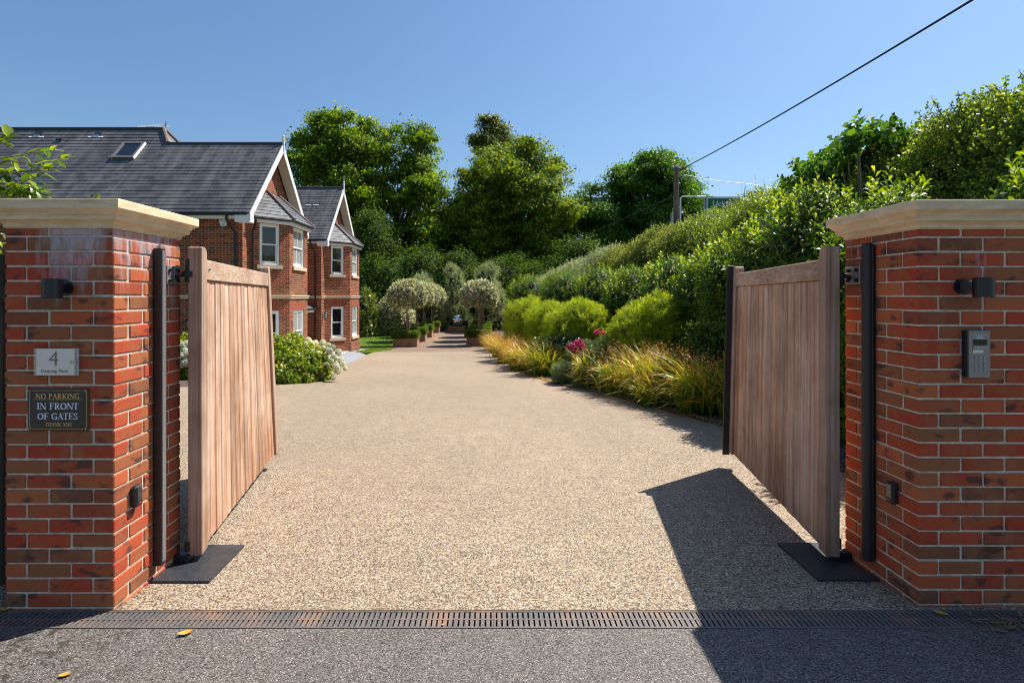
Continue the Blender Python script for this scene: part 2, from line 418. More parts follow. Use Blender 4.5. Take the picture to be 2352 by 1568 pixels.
M['road'] = m_aggregate('worn_asphalt', 170, [(0, (.06, .052, .045)), (.22, (.135, .115, .10)), (.6, (.18, .155, .135)), (.9, (.235, .205, .18)), (1, (.40, .35, .31))], .5, .6, .004, extra=road_extra, rough=.7)
t = NT('cast_drain_grating'); wp = t.wpos(); g = t.wpos((3, 3, 3))
c = t.ramp(t.noise(1.6, 4, .6, g), [(.38, (.10, .094, .090)), (.54, (.16, .125, .105)), (.70, (.30, .17, .105))])
c = t.mix(t.ramp(t.noise(60, 4, .7, wp), [(.4, (0, 0, 0)), (.75, (.5, .5, .5))]), c, (.26, .23, .20))
t.col(c); t.rough(.6); t.b.inputs['Metallic'].default_value = .25; t.bump(t.noise(120, 3, .6, wp), .4, .002); M['grate'] = t.m
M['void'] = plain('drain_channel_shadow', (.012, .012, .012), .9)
M['lawn'] = m_aggregate('lawn_turf', 40, [(0, (.08, .14, .02)), (1, (.14, .23, .03))], .8, .6, .02, rough=.95)

L = {}
L['oak'] = leaf_mat('oak_leaf', [(.055, .12, .014), (.10, .19, .018), (.17, .27, .022), (.32, .40, .03)], .5, .5, (1.6, 1.55, .35), .2, patch=.35)
L['beech'] = leaf_mat('beech_leaf', [(.06, .12, .02), (.105, .185, .025), (.18, .255, .03), (.34, .37, .04)], .5, .5, (1.6, 1.55, .4), .2, patch=.3)
L['bronze'] = leaf_mat('bronzed_leaf', [(.08, .12, .035), (.14, .18, .05), (.24, .26, .09)], .45, patch=.5)
L['maple'] = leaf_mat('dark_maple_leaf', [(.05, .12, .022), (.09, .19, .03), (.15, .27, .04)], .45, .5, (1.5, 1.5, .4), .2, patch=.35)
L['deep'] = leaf_mat('deep_green_leaf', [(.035, .075, .014), (.06, .12, .02), (.11, .19, .03)], .45, .6, spec=.12)
L['privet'] = leaf_mat('hedge_leaf', [(.08, .12, .025), (.14, .19, .04), (.24, .28, .07), (.36, .38, .15)], .48, .5, (1.5, 1.4, .45), .25, patch=1.2)
L['thorn'] = leaf_mat('hawthorn_leaf', [(.06, .12, .018), (.12, .20, .03), (.22, .31, .045), (.44, .48, .08)], .5, .34, (1.5, 1.45, .35), .5, patch=1.1)
L['sage'] = leaf_mat('silver_green_leaf', [(.24, .29, .16), (.34, .39, .23), (.48, .52, .36)], .4, .5, (1.3, 1.25, .6), .3, patch=1.0)
L['laurel'] = leaf_mat('laurel_leaf', [(.045, .105, .014), (.09, .17, .018), (.16, .26, .024)], .45, .42, (1.7, 1.55, .3), .3, patch=1.2)
L['laureltip'] = leaf_mat('young_laurel_leaf', [(.20, .30, .02), (.32, .43, .025), (.44, .52, .045)], .46, .45, (1.4, 1.35, .25), .25, patch=2)
L['lime'] = leaf_mat('lime_green_leaf', [(.20, .30, .02), (.33, .43, .03), (.50, .56, .05)], .45, .5, (1.4, 1.3, .35), .2, patch=2.5)
L['silver'] = leaf_mat('silver_variegated_leaf', [(.10, .14, .05), (.34, .36, .20), (.66, .64, .44), (.82, .80, .64)], .35, .4, (1.2, 1.15, .7), patch=3)
L['box'] = leaf_mat('box_hedge_leaf', [(.06, .12, .016), (.12, .20, .025), (.22, .33, .04)], .4, .5, spec=.25, patch=3)
L['hyd'] = leaf_mat('hydrangea_leaf', [(.10, .19, .016), (.20, .31, .024), (.32, .40, .035), (.42, .36, .06)], .42, .42, (1.5, 1.4, .35), .3, patch=2)
L['rose'] = leaf_mat('rose_leaf', [(.06, .11, .03), (.11, .17, .055), (.20, .27, .11)], .35, .35, spec=.5)
L['magnolia'] = leaf_mat('glossy_yellow_green_leaf', [(.06, .11, .015), (.14, .19, .02), (.26, .28, .03)], .35, .25, spec=.7)
L['lav'] = leaf_mat('grey_green_needle', [(.15, .21, .10), (.23, .31, .15), (.32, .40, .22)], .3)
L['cream'] = leaf_mat('white_petal', [(.70, .70, .52), (.82, .81, .68), (.86, .85, .76)], .5, .6, (1.1, 1.08, .95), .1)
L['pink'] = leaf_mat('pink_petal', [(.55, .03, .14), (.70, .06, .22), (.75, .12, .30)], .3, .5, (1, .6, .8), .2)
def grass_mat(name, stops):
    t = NT(name); uv = t.coord('UV'); sep = t.n('ShaderNodeSeparateXYZ'); t.l(uv, sep.inputs[0])
    c = t.ramp(sep.outputs[1], stops)
    c = t.mix(1.0, c, t.ramp(t.island(), [(0, (.45, .65, .5)), (.45, (.9, 1, .9)), (.75, (1.3, 1.05, .8)), (1, (1.5, .85, .6))]), 'MULTIPLY'); t.col(c); t.rough(.4)
    tr = t.n('ShaderNodeBsdfTranslucent'); t.l(t.mix(1.0, c, (1.4, 1.3, .5), 'MULTIPLY'), tr.inputs[0]); ms = t.n('ShaderNodeMixShader'); ms.inputs[0].default_value = .35
    t.l(t.b.outputs[0], ms.inputs[1]); t.l(tr.outputs[0], ms.inputs[2]); t.l(ms.outputs[0], t.out.inputs[0]); return t.m
L['grass'] = grass_mat('grass_blade', [(0, (.10, .19, .02)), (.45, (.26, .38, .035)), (.74, (.48, .46, .05)), (1, (.60, .34, .09))])
L['rustgrass'] = grass_mat('rusty_grass_blade', [(0, (.12, .19, .02)), (.35, (.30, .36, .04)), (.7, (.54, .40, .07)), (1, (.60, .30, .09))])
L['seed'] = leaf_mat('rusty_seed_head', [(.34, .17, .05), (.52, .27, .08), (.62, .40, .15)], .3, .6)
L['turf'] = leaf_mat('turf_blade', [(.12, .22, .02), (.19, .31, .03), (.27, .38, .05)], .4, .5)
L['yleaf'] = plain('yellow_fallen_leaf', (.50, .26, .03), .6, var=.3, scale=60)
L['core'] = plain('foliage_dark_filler', (.016, .018, .008), .95, var=.5, scale=9)  # near-black filler added inside foliage to block light and view

# ------------------------------------------------------------------ foliage tools
def unit(a): return a / np.maximum(np.linalg.norm(a, axis=-1, keepdims=True), 1e-9)

def rand_dirs(n):
    return unit(rng.normal(size=(n, 3)))

def leaves(C, N, length, width, T=None, jit=.35, droop=.12):
    "quad leaves: centres C, face normals N"
    n = len(C); N = unit(N)
    if T is None: T = rng.normal(size=(n, 3))
    T = unit(T - N * (T * N).sum(1, keepdims=True)); B = np.cross(N, T)
    s = (1 + jit * (rng.random((n, 1)) * 2 - 1)); Lh = length * s * .5; Wh = width * s * .5
    V = np.stack([C - T * Lh, C + B * Wh + T * Lh * .1 + N * Lh * droop, C + T * Lh - N * Lh * droop, C - B * Wh + T * Lh * .1 + N * Lh * droop], 1)
    return V.reshape(-1, 3), np.arange(4 * n, dtype=np.int32).reshape(n, 4)

def crown(lobes, n, nclump, csig, shell=.45, up=.35, flat=.65, cut_below=None):
    "points clumped through the outer part of a set of ellipsoid lobes [(centre),(radii)]"
    lob = np.array([[*c, *r] for c, r in lobes], float)
    w_ = (lob[:, 3] * lob[:, 4] + lob[:, 4] * lob[:, 5] + lob[:, 3] * lob[:, 5]); w_ /= w_.sum()
    li = rng.choice(len(lob), nclump, p=w_); dr = rand_dirs(nclump); dr[:, 2] = np.where(rng.random(nclump) < .5, np.abs(dr[:, 2]), dr[:, 2])
    k = 1.10 - (shell + .1) * rng.random((nclump, 1)) ** 1.2
    cc = lob[li, :3] + dr * lob[li, 3:] * k
    # outward from lobe
    wt = rng.random(nclump) ** 1.0 + .25; wt /= wt.sum()
    ci = rng.choice(nclump, n, p=wt)
    sg = csig * (.6 + .8 * rng.random((nclump, 1)))[ci]
    pts = cc[ci] + rng.normal(size=(n, 3)) * sg * np.array([1, 1, flat])
    nr = unit(dr[ci] + np.array([0, 0, up]) + rng.normal(size=(n, 3)) * .65)
    if cut_below is not None:
        keep = pts[:, 2] > cut_below; pts = pts[keep]; nr = nr[keep]
    return pts, nr

def shell_pts(lobes, n, depth=.25, up=.2, bump=.08, under=False, rnd=.3):
    "points on the outer skin of lobes, with outward directions; points buried in other lobes are dropped"
    lob = np.array([[*c, *r] for c, r in lobes], float)
    w_ = lob[:, 3] * lob[:, 4] + lob[:, 4] * lob[:, 5] + lob[:, 3] * lob[:, 5]; w_ /= w_.sum()
    m = int(n * 1.8); li = rng.choice(len(lob), m, p=w_); dr = rand_dirs(m)
    low = dr[:, 2] < (-.95 if under else -.3); dr[low, 2] *= -1
    ph = rng.random((len(lob), 3)) * 6.3
    bf = (np.sin(dr[:, 0] * 7 + ph[li, 0]) * np.sin(dr[:, 1] * 6 + ph[li, 1]) * np.cos(dr[:, 2] * 8 + ph[li, 2]))[:, None]
    k = 1 - depth * rng.random((m, 1)) ** 2 + bump * bf
    pts = lob[li, :3] + dr * lob[li, 3:] * k
    keep = np.ones(m, bool)
    for j in range(len(lob)):
        q = (((pts - lob[j, :3]) / lob[j, 3:]) ** 2).sum(1); keep &= ~((q < .55) & (li != j))
    pts = pts[keep][:n]; nr = unit((dr / lob[li, 3:])[keep][:n]); nr = unit(nr + np.array([0, 0, up]) + rng.normal(size=nr.shape) * rnd)
    return pts, nr

def tuft(nl, height, ll, lw, spread=60, droop=.25, taper=.6, seg=1):
    "template shoot along +Z with spiralling leaves"
    V = []; Fq = []
    for k in range(nl):
        f = (k + .5) / nl; h = height * f; az = k * 2.399; el = R(spread) * (1.15 - .75 * f)
        l_ = ll * (1 - (1 - taper) * abs(f - .4)); o = np.array([math.cos(az), math.sin(az), 0.])
        dirv = o * math.sin(el) + np.array([0, 0, math.cos(el)]); side = np.array([-o[1], o[0], 0.]); nrm = np.cross(dirv, side)
        b0 = np.array([0, 0, h]); mid = b0 + dirv * l_ * .5 + np.array([0, 0, droop * l_ * .18]); tip = b0 + dirv * l_ - np.array([0, 0, droop * l_])
        i = len(V); V += [b0, mid + side * lw / 2, tip, mid - side * lw / 2]; Fq.append((i, i + 1, i + 2, i + 3))
    return np.array(V), np.array(Fq)

def scatter(tmpl, pts, dirs, smin=.7, smax=1.2, spin=True):
    V0, F0 = tmpl; n = len(pts); Z = unit(dirs)
    A = rng.normal(size=(n, 3)); X = unit(A - Z * (A * Z).sum(1, keepdims=True)); Y = np.cross(Z, X)
    s = smin + (smax - smin) * rng.random((n, 1))
    Rm = np.stack([X, Y, Z], 2) * s[:, :, None]
    V = np.einsum('nij,kj->nki', Rm, V0) + pts[:, None, :]
    Fq = F0[None] + (np.arange(n) * len(V0))[:, None, None]
    return V.reshape(-1, 3), Fq.reshape(-1, F0.shape[1])

def cat(parts):
    V = []; Fq = []; o = 0
    for v, f in parts: V.append(v); Fq.append(f + o); o += len(v)
    return np.concatenate(V), np.concatenate(Fq)

def core_blobs(lobes, k=.72):  # dark solid blobs put inside foliage to stop light passing through
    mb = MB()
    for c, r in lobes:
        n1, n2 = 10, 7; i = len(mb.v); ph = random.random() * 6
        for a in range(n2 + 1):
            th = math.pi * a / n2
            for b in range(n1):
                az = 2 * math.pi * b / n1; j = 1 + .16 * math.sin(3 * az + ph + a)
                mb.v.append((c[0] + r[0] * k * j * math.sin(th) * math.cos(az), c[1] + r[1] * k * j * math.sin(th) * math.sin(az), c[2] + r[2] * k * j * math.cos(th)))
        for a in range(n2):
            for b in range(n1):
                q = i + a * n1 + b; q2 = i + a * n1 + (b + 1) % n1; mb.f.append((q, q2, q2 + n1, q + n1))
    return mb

def limbs(mb, base, lobes, r0, split=.35, nsub=2, tw=1.0):
    "tapered trunk forking to every lobe"
    base = Vector(base); cs = [Vector(c) for c, r in lobes]; mid = sum(cs, Vector()) / len(cs)
    fork = base + (mid - base) * split; fork.x = base.x + (mid.x - base.x) * .2; fork.y = base.y
    mb.tube([base, base + (fork - base) * .5 + Vector((r0 * .3, 0, 0)), fork], [r0, r0 * .85, r0 * .75], 10)
    for (c, r) in (lobes if len(lobes) < 16 else lobes[::3]):
        c = Vector(c); k = fork + (c - fork) * .45; k.z += abs(c.z - fork.z) * .08; k.x += random.uniform(-.3, .3) * tw
        mb.tube([fork - Vector((0, 0, r0)), k, c], [r0 * .45, r0 * .3, r0 * .14], 7, False)
        for _ in range(nsub):
            dv = Vector((random.uniform(-1, 1) * r[0], random.uniform(-1, 1) * r[1], random.uniform(-.3, .9) * r[2])) * .85
            s0 = k + (c - k) * random.uniform(.2, .9); mb.tube([s0, s0 + dv * .5 + Vector((0, 0, .1 * r[2])), c + dv], [r0 * .16, r0 * .1, r0 * .035], 5, False)

def twigs(mb, base, pts, r=.012):
    base = Vector(base)
    for p in pts:
        p = Vector(p); m = base + (p - base) * .5 + Vector((random.uniform(-.1, .1), random.uniform(-.1, .1), .05)); mb.tube([base, m, p], [r * 1.6, r, r * .35], 5, False)

# ------------------------------------------------------------------ the setting: ground sheets
def interp(rows, Y, k):
    return float(np.interp(Y, [r[0] for r in rows], [r[k] for r in rows]))

def sheet(name, rows, mat, dz, kind='structure', edge_noise=0.0, step=None, label=None):
    ys = sorted(set([r[0] for r in rows] + [y for y in (2.6, 31.0) if rows[0][0] < y < rows[-1][0]]))
    if step:
        y = rows[0][0]
        while y < rows[-1][0]: ys.append(y); y += step
        ys = sorted(set(ys))
    mb = MB(); i = 0
    for k, y in enumerate(ys):
        jl = math.sin(y * 7.3) * edge_noise + math.sin(y * 17.1) * edge_noise * .5; jr = math.sin(y * 6.1 + 1) * edge_noise + math.sin(y * 19.7) * edge_noise * .6
        mb.v += [(interp(rows, y, 1) + jl, y, zg(y) + dz), (interp(rows, y, 2) + jr, y, zg(y) + dz)]
        if k: a = 2 * k; mb.f.append((a - 2, a - 1, a + 1, a))
    o = mb.build(name, mat); tag(o, label, kind=kind); return o

sheet('ground', [(-60, -300, 300), (2.6, -300, 300), (31, -300, 300), (600, -300, 300)], M['earth'], -.03)
sheet('road', [(-6, -40, 40), (2.462, -40, 40)], M['road'], 0.0)
drive_rows = [(2.604, -3.2, 3.4), (3.2, -4.6, 3.42), (5.0, -6.6, 3.44), (6.2, -8, 3.42), (7.35, -9.2, 3.22), (8.23, -9.2, 2.94), (10.5, -9.2, 2.34), (11.6, -9.0, 1.75), (12.4, -7.0, 1.42), (13.3, -6.2, 1.2), (15.1, -5.3, .84), (16.4, -5.0, .66), (19.6, -5.35, .40), (23.3, -5.78, .10), (25.7, -5.95, -.05)]
sheet('driveway', drive_rows, M['resin'], 0.0, edge_noise=.02, step=.25)
sheet('gravel_path', [(25.7, -5.98, -.05), (27.5, -5.9, -.1), (31, -6.1, .1), (40, -6.3, .3), (52, -6.5, .6)], M['gravel'], -.004, step=.5)
sheet('lawn', [(24.2, -5.9, -5.84), (25.7, -6.9, -5.9), (28.0, -6.6, -5.5), (30.0, -8.6, -5.9), (32, -16, -6.3), (46, -26, -6.3)], M['lawn'], -.002, edge_noise=.06, step=.3)
sheet('path', [(14.4, -5.6, -4.9), (16.4, -6.3, -4.98), (19.6, -7.0, -5.33), (23.3, -7.2, -5.76), (25.7, -7.2, -6.7), (28.0, -7.2, -6.5), (29.5, -12, -8.4), (31, -14, -10)], M['paving'], .004, step=.5)
sheet('house_terrace', [(14.4, -8.2, -5.64), (19.6, -8.2, -6.34), (25.9, -8.2, -7.22)], M['terrace'], .03)
bed = sheet('flower_bed', [(5.0, 3.42, 9), (6.2, 3.40, 9), (7.35, 3.18, 9), (8.23, 2.90, 9), (10.5, 2.30, 9), (11.6, 1.72, 9), (12.4, 1.40, 9), (13.3, 1.17, 9), (15.1, .82, 9), (16.4, .64, 9), (19.6, .38, 9), (23.3, .08, 9), (26, -.07, 9), (32, .0, 9), (52, .2, 12)], M['soil'], .012, edge_noise=.04, step=.3)
sheet('hydrangea_bed', [(11.7, -9.5, -5.3), (12.4, -9.5, -4.8), (13.3, -9.5, -4.25), (14.3, -9.5, -4.6), (16.6, -9.5, -6.0)], M['soil'], .010, edge_noise=.04, step=.25)
def sheet_x(name, x0, x1, y0, y1, mat, dz): return MB().q((x0, y0, dz), (x1, y0, dz), (x1, y1, dz), (x0, y1, dz)).build(name, mat)
# ------------------------------------------------------------------ gate pillars
def pillar(x0, y0, label, seed):
    "brick pier 0.5525 square, near face at y0, stretcher bond, moulded stone coping"
    S, Lb, Hb, J = .5525, .215, .1025, .01
    o = thing('gate_pillar', (x0 + S / 2, y0 + S / 2, 0), label, 'gate pillar', 'brick piers of the gateway')
    rr = random.Random(seed)
    mb = MB(); k = 0; z = -.06
    while z < 1.925:
        z1 = min(z + .065, 1.925); seqs = [(0, Lb), (Lb + J, 2 * Lb + J)] if k % 2 == 0 else [(Hb + J, Hb + J + Lb), (Hb + Lb + 2 * J, S)]
        for side in range(4):
            for a, b in seqs:
                j = lambda q=.0016: rr.uniform(-q, q)
                # side-local: run along side, depth inwards Hb
                if side == 0: X0, X1, Y0, Y1 = a, b, 0, Hb
                elif side == 1: X0, X1, Y0, Y1 = S - Hb, S, a, b
                elif side == 2: X0, X1, Y0, Y1 = S - b, S - a, S - Hb, S
                else: X0, X1, Y0, Y1 = 0, Hb, S - b, S - a
                dx, dy = j(), j()
                mb.cbox(x0 + X0 + dx + j(.001), x0 + X1 + dx, y0 + Y0 + dy, y0 + Y1 + dy, z + j(.0015), z1 + j(.0015), .0045)
        z += .075; k += 1
    mb.build('brickwork', M['brick'], o)
    MB().box(x0 + .006, x0 + S - .006, y0 + .006, y0 + S - .006, -.1, 1.9255).build('mortar_joint', M['mortar'], o)
    # coping: profile swept round the four sides
    prof = [(-.004, 1.926), (.006, 1.934), (.004, 1.945), (.012, 1.953), (.026, 1.962), (.036, 1.966), (.037, 1.988), (.042, 1.990), (.048, 2.000), (.060, 2.010), (.068, 2.014), (.072, 2.020), (.072, 2.060), (.069, 2.065)]
    mb = MB()
    for e, zz in prof: mb.v += [(x0 - e, y0 - e, zz), (x0 + S + e, y0 - e, zz), (x0 + S + e, y0 + S + e, zz), (x0 - e, y0 + S + e, zz)]
    for q in range(len(prof) - 1):
        for s_ in range(4): a = q * 4 + s_; b = q * 4 + (s_ + 1) % 4; mb.f.append((a, b, b + 4, a + 4))
    mb.f.append((3, 2, 1, 0)); n_ = (len(prof) - 1) * 4; mb.f.append((n_, n_ + 1, n_ + 2, n_ + 3))
    mb.build('coping', M['stone'], o)
    return o
LX, LY = -1.916, 2.604          # left pier inner near corner
RX, RY = 2.168, 2.633
pillar(LX - .5525, LY, 'brick gate pillar on the left bearing the number plate and the no parking sign', 3)
pillar(RX, RY, 'brick gate pillar on the right bearing the steel intercom', 11)

# ------------------------------------------------------------------ gates
def gate(name_label, side, hx, hy, fx, fy, lean, seal):
    "side -1 left, +1 right. (hx,hy)-(fx,fy): line of the visible face at the foot; thickness goes away from the opening"
    Lg = math.hypot(fx - hx, fy - hy); ux, uy = (fx - hx) / Lg, (fy - hy) / Lg
    nx, ny = (side * uy, -side * ux)
    if side * nx < 0: nx, ny = -nx, -ny
    def W(p):          # local (u, t, z): t = depth from visible face outward
        u, t_, z = p; s_ = lean * (u / Lg) * z
        return Vector((hx + ux * u + nx * t_ + s_, hy + uy * u + ny * t_, z))
    o = thing('timber_gate', (hx, hy, 0), name_label, 'gate', 'pair of open driveway gates')
    TH, SW, ZB, ZT = .078, .098, .022, 1.885
    def stile(u0, u1, inner):
        mb = MB(); prof = []; r_ = .042
        if inner > 0: prof = [(u0, ZB), (u1, ZB)] + [(u1 - r_ + r_ * math.cos(a), ZT - r_ + r_ * math.sin(a)) for a in [R(x) for x in (0, 22, 45, 68, 90)]] + [(u0 + .008, ZT), (u0, ZT - .008)]
        else: prof = [(u0, ZB), (u1, ZB), (u1, ZT - .008), (u1 - .008, ZT)] + [(u0 + r_ - r_ * math.sin(a), ZT - r_ + r_ * math.cos(a)) for a in [R(x) for x in (0, 22, 45, 68, 90)]]
        n = len(prof); c = .003
        rings = [(c, 0), (0, c), (0, TH - c), (c, TH)]
        cu = (u0 + u1) / 2; cz = (ZB + ZT) / 2
        for ins, t_ in rings:
            for (u, z) in prof: mb.v.append((u + (ins if u < cu else -ins), t_, z + (ins if z < cz else -ins)))
        for q in range(3):
            for k in range(n): a = q * n + k; b = q * n + (k + 1) % n; mb.f.append((a, b, b + n, a + n))
        mb.f.append(tuple(range(n))[::-1]); mb.f.append(tuple(range(3 * n, 4 * n)))
        return mb.xf(W)
    stile(0, SW, 1).build('stile', M['gatestile'], o); stile(Lg - SW, Lg, -1).build('stile', M['gatestile'], o)
    MB().cbox(SW + .001, Lg - SW - .001, .004, TH - .008, 1.685, 1.812, .005).xf(W).build('top_rail', M['gaterail'], o)
    MB().cbox(SW + .001, Lg - SW - .001, .052, TH - .004, 0.30, 0.45, .004).xf(W).build('bottom_rail', M['gaterail'], o)
    mb = MB(); n = 17; w_ = (Lg - 2 * SW - .004) / n; rr = random.Random(int(hx * 100))
    for k in range(n):
        a = SW + .002 + k * w_; mb.cbox(a + .0042, a + w_ - .0042, .020 + rr.uniform(-.003, .003), .050, ZB + .003, 1.684, .007)
    mb.xf(W).build('board_panel', M['gate'], o)
    MB().box(SW + .004, Lg - SW - .004, .040, .048, ZB + .006, 1.683).xf(W).build('tongue_backing', M['fence'], o)
    b = W((SW + .05, .003, 1.755)); dome = MB(); dome.tube([b, b - Vector((nx, ny, 0)) * .009], [.011, .007], 10); dome.build('bolt', M['galv'], o)
    if seal:
        MB().cbox(Lg - .012, Lg + .006, -.058, .010, ZB - .03, ZT + .012, .004).xf(W).build('rubber_seal', M['black'], o)
    else:
        MB().cbox(Lg + .001, Lg + .014, .012, TH - .004, ZB, ZT - .03, .003).xf(W).build('closing_bead', M['gatestile'], o)
    # hinge on the pier: galvanised plate, knuckle and pin (upper), block (lower)
    px = LX if side < 0 else RX; s = -side
    top = MB(); y1 = (LY if side < 0 else RY) + .535
    top.cbox(min(px + s * .001, px + s * .009), max(px + s * .001, px + s * .009), y1 - .125, y1 + .005, 1.655, 1.765, .002)
    pl = top.build('hinge_plate', M['galv'], o)
    bl = MB()
    for dy in (.022, .095):
        for z in (1.68, 1.74):
            bl.tube([(px + s * .009, y1 - .125 + dy, z), (px + s * .022, y1 - .125 + dy, z)], .011, 6)
    bl.build('bolt_heads', M['iron'], pl)
    hg = MB(); hxx = W((0.02, TH / 2, 0)); xe = hxx.x - s * .0 ; yk = y1 - .02
    kx = px + s * .07
    hg.tube([(kx, yk, 1.665), (kx, yk, 1.81)], .019, 12); hg.tube([(kx, yk, 1.70), (kx, yk, 1.735)], .033, 12)
    hg.bar((px + s * .009, yk - .02, 1.70), (kx, yk, 1.715), .03, .022)
    g_ = W((.06, TH * .5, 1.72)); hg.bar((kx, yk, 1.718), (g_.x, g_.y, 1.718), .045, .02)
    hg.build('hinge_pin', M['iron'], o)
    lo = MB(); lo.cbox(min(px + s * .002, kx + s * .03), max(px + s * .002, kx + s * .02), yk - .035, yk + .035, -.02, .035, .006); lo.tube([(kx, yk, .05), (kx, yk, .11)], .02, 10)
    lo.build('bottom_pivot', M['dkmetal'], o)
    return o
gate('open wooden gate on the left with bleached, sunlit vertical boards', -1, -1.764, 3.12, -2.16, 5.19, -.048, False)
gate('open wooden gate on the right with shaded boards and a black rubber seal', 1, 1.998, 3.105, 2.365, 5.2, .026, True)

# cover plates at the gate pivots
def plate(x0, x1, y0, y1, skew, label):
    z0, z1 = zg(y0), zg(y1); mb = MB()
    mb.hexa([(x0, y0, z0 + .002), (x1, y0, z0 + .002), (x1 + skew, y1, z1 + .002), (x0 + skew, y1, z1 + .002), (x0, y0, z0 + .014), (x1, y0, z0 + .014), (x1 + skew, y1, z1 + .014), (x0 + skew, y1, z1 + .014)])
    o = mb.build('cover_plate', M['rubbermat'], loc=((x0 + x1) / 2, y0, z0)); tag(o, label, 'cover plate', 'black plates over the gate pivots')
plate(-1.914, -1.585, 2.875, 3.345, -.03, 'black floor plate under the left gate, beside the sunlit pillar face')
plate(1.82, 2.166, 2.895, 3.377, .035, 'black floor plate under the right gate, lying in shadow')

# rubber safety edges on the inner faces of the piers
mb = MB(); mb.cbox(LX + .002, LX + .05, 2.897, 2.935, .068, 1.855, .004); e = thing('safety_edge', (LX, 2.92, 0), 'black square-section safety strip on the inner face of the left pillar', 'safety edge', 'safety strips fixed to the pillars')
mb.build('housing', M['black'], e); MB().tube([(LX + .03, 2.915, 1.855), (LX + .03, 2.915, 1.875)], .008, 8).build('end_screw', M['galv'], e)
MB().cbox(LX + .0505, LX + .0535, 2.903, 2.934, .09, 1.84, .001).build('edge_trim', M['galv'], e)
e = thing('safety_edge', (RX, 2.95, 0), 'black rounded rubber safety strip on the inner face of the right pillar', 'safety edge', 'safety strips fixed to the pillars')
MB().tube([(RX - .028, 2.955, .079), (RX - .028, 2.955, 1.875), (RX - .028, 2.955, 1.888)], [.0285, .0285, .022], 20).build('rubber_bulb', M['black'], e, smooth=False)
MB().cbox(RX - .02, RX - .0005, 2.925, 2.985, .085, 1.87, .002).build('mounting_rail', M['dkmetal'], e)

# photocells
def cell(x, y, s, label):
    e = thing('gate_sensor', (x, y, .46), label, 'gate sensor', 'photocells on the pillars')
    x0, x1 = sorted((x + s * .001, x + s * .036))
    MB().cbox(x0, x1, y - .028, y + .028, .468, .582, .009).build('housing', M['black'], e)
    MB().tube([(x + s * .0365, y, .489), (x + s * .038, y, .489)], .006, 10).build('red_indicator', plain('red_indicator_plastic', (.5, .02, .02), .2), e)
    MB().cbox(min(x + s * .0362, x + s * .0372), max(x + s * .0362, x + s * .0372), y - .017, y + .017, .50, .572, .0002).build('lens_cover', M['glass'], e)
cell(LX, 2.742, 1, 'small black photocell on the sunlit inner face of the left pillar')
cell(RX, 2.786, -1, 'small black photocell on the shaded inner face of the right pillar')

# downlights
def lamp(cx, px, y, zc, label):
    e = thing('wall_light', (px, y, zc), label, 'wall light', 'black downlights on the pillars')
    MB().tube([(px, y - .001, zc + .005), (px, y - .014, zc + .005)], .040, 24).build('backplate', M['dkmetal'], e)
    MB().bar((px, y - .012, zc + .005), (cx, y - .07, zc + .003), .05, .045).build('arm', M['dkmetal'], e)
    MB().lathe((cx, y - .100, zc), [(.040, .048), (.042, .046), (.042, -.046), (.040, -.048), (.034, -.048), (.034, -.03)], 28).build('shade', M['dkmetal'], e)
lamp(-2.143, -2.160, LY, 1.620, 'black cylinder downlight on the left pillar above the number plate')
lamp(2.405, 2.385, RY, 1.628, 'black cylinder downlight on the right pillar above the intercom')

# intercom
e = thing('intercom', (2.447, RY, 1.29), 'stainless steel intercom with keypad on the right pillar', 'intercom')
ix0, ix1, iz0, iz1, iy = 2.394, 2.502, 1.172, 1.410, RY - .036
MB().cbox(ix0, ix1, iy, RY - .002, iz0, iz1, .003).build('housing', M['steel'], e)
MB().cbox(ix0 - .006, ix0 - .0005, iy + .012, RY - .001, iz0 + .004, iz1 + .002, .002).build('rain_shroud', M['black'], e)
MB().cbox(ix0 + .018, ix1 - .018, iy - .0015, iy - .0002, 1.337, 1.366, .0004).build('camera_window', M['glass'], e)
mb = MB()
for z in (1.371, 1.375, 1.379): mb.box(ix0 + .036, ix1 - .036, iy - .0012, iy - .0002, z, z + .0018)
mb.box(ix0 + .018, ix1 - .018, iy - .0012, iy - .0002, 1.387, 1.3885); mb.build('speaker_slot', M['wplastic'], e)
MB().cbox(ix0 + .018, ix1 - .018, iy - .004, iy - .0002, 1.318, 1.333, .001).build('camera_hood', M['galv'], e)
MB().cbox(ix0 + .018, ix1 - .038, iy - .0018, iy - .0002, 1.298, 1.314, .0005).build('name_window', plain('lit_name_card', (.60, .68, .50), .4), e)
for r_ in range(4):
    for c_ in range(3):
        x = ix0 + .026 + c_ * .0225; z = 1.268 - r_ * .021
        MB().cbox(x, x + .013, iy - .0025, iy - .0002, z, z + .013, .001).build('key', M['galv'], e)

# signs with lettering
def text_mesh(s, size, bold=0.0, space=1.0):
    cu = bpy.data.curves.new('lettering', 'FONT'); cu.body = s; cu.size = size; cu.align_x = 'CENTER'; cu.align_y = 'CENTER'; cu.offset = bold; cu.extrude = .0006; cu.space_character = space; cu.resolution_u = 3
    o = bpy.data.objects.new('tmp', cu); me = bpy.data.meshes.new_from_object(o); bpy.data.objects.remove(o); bpy.data.curves.remove(cu); return me
def place_text(s, size, x, y, z, mat, parent, name, bold=0.0, rz=0.0, space=1.0, sx=1.0):
    me = text_mesh(s, size, bold, space); me.materials.clear(); me.materials.append(mat)
    o = bpy.data.objects.new(name, me); link(o, parent); o.rotation_euler = (R(90), 0, rz); o.scale = (sx, 1, 1)
    o.location = Vector((x, y, z)) - ORI[parent.name]; ORI[o.name] = Vector((x, y, z)); return o
def arc(cx, cy, rx, ry, a0, a1, n=14): return [(cx + rx * math.cos(R(a0 + (a1 - a0) * k / n)), cy + ry * math.sin(R(a0 + (a1 - a0) * k / n))) for k in range(n + 1)]
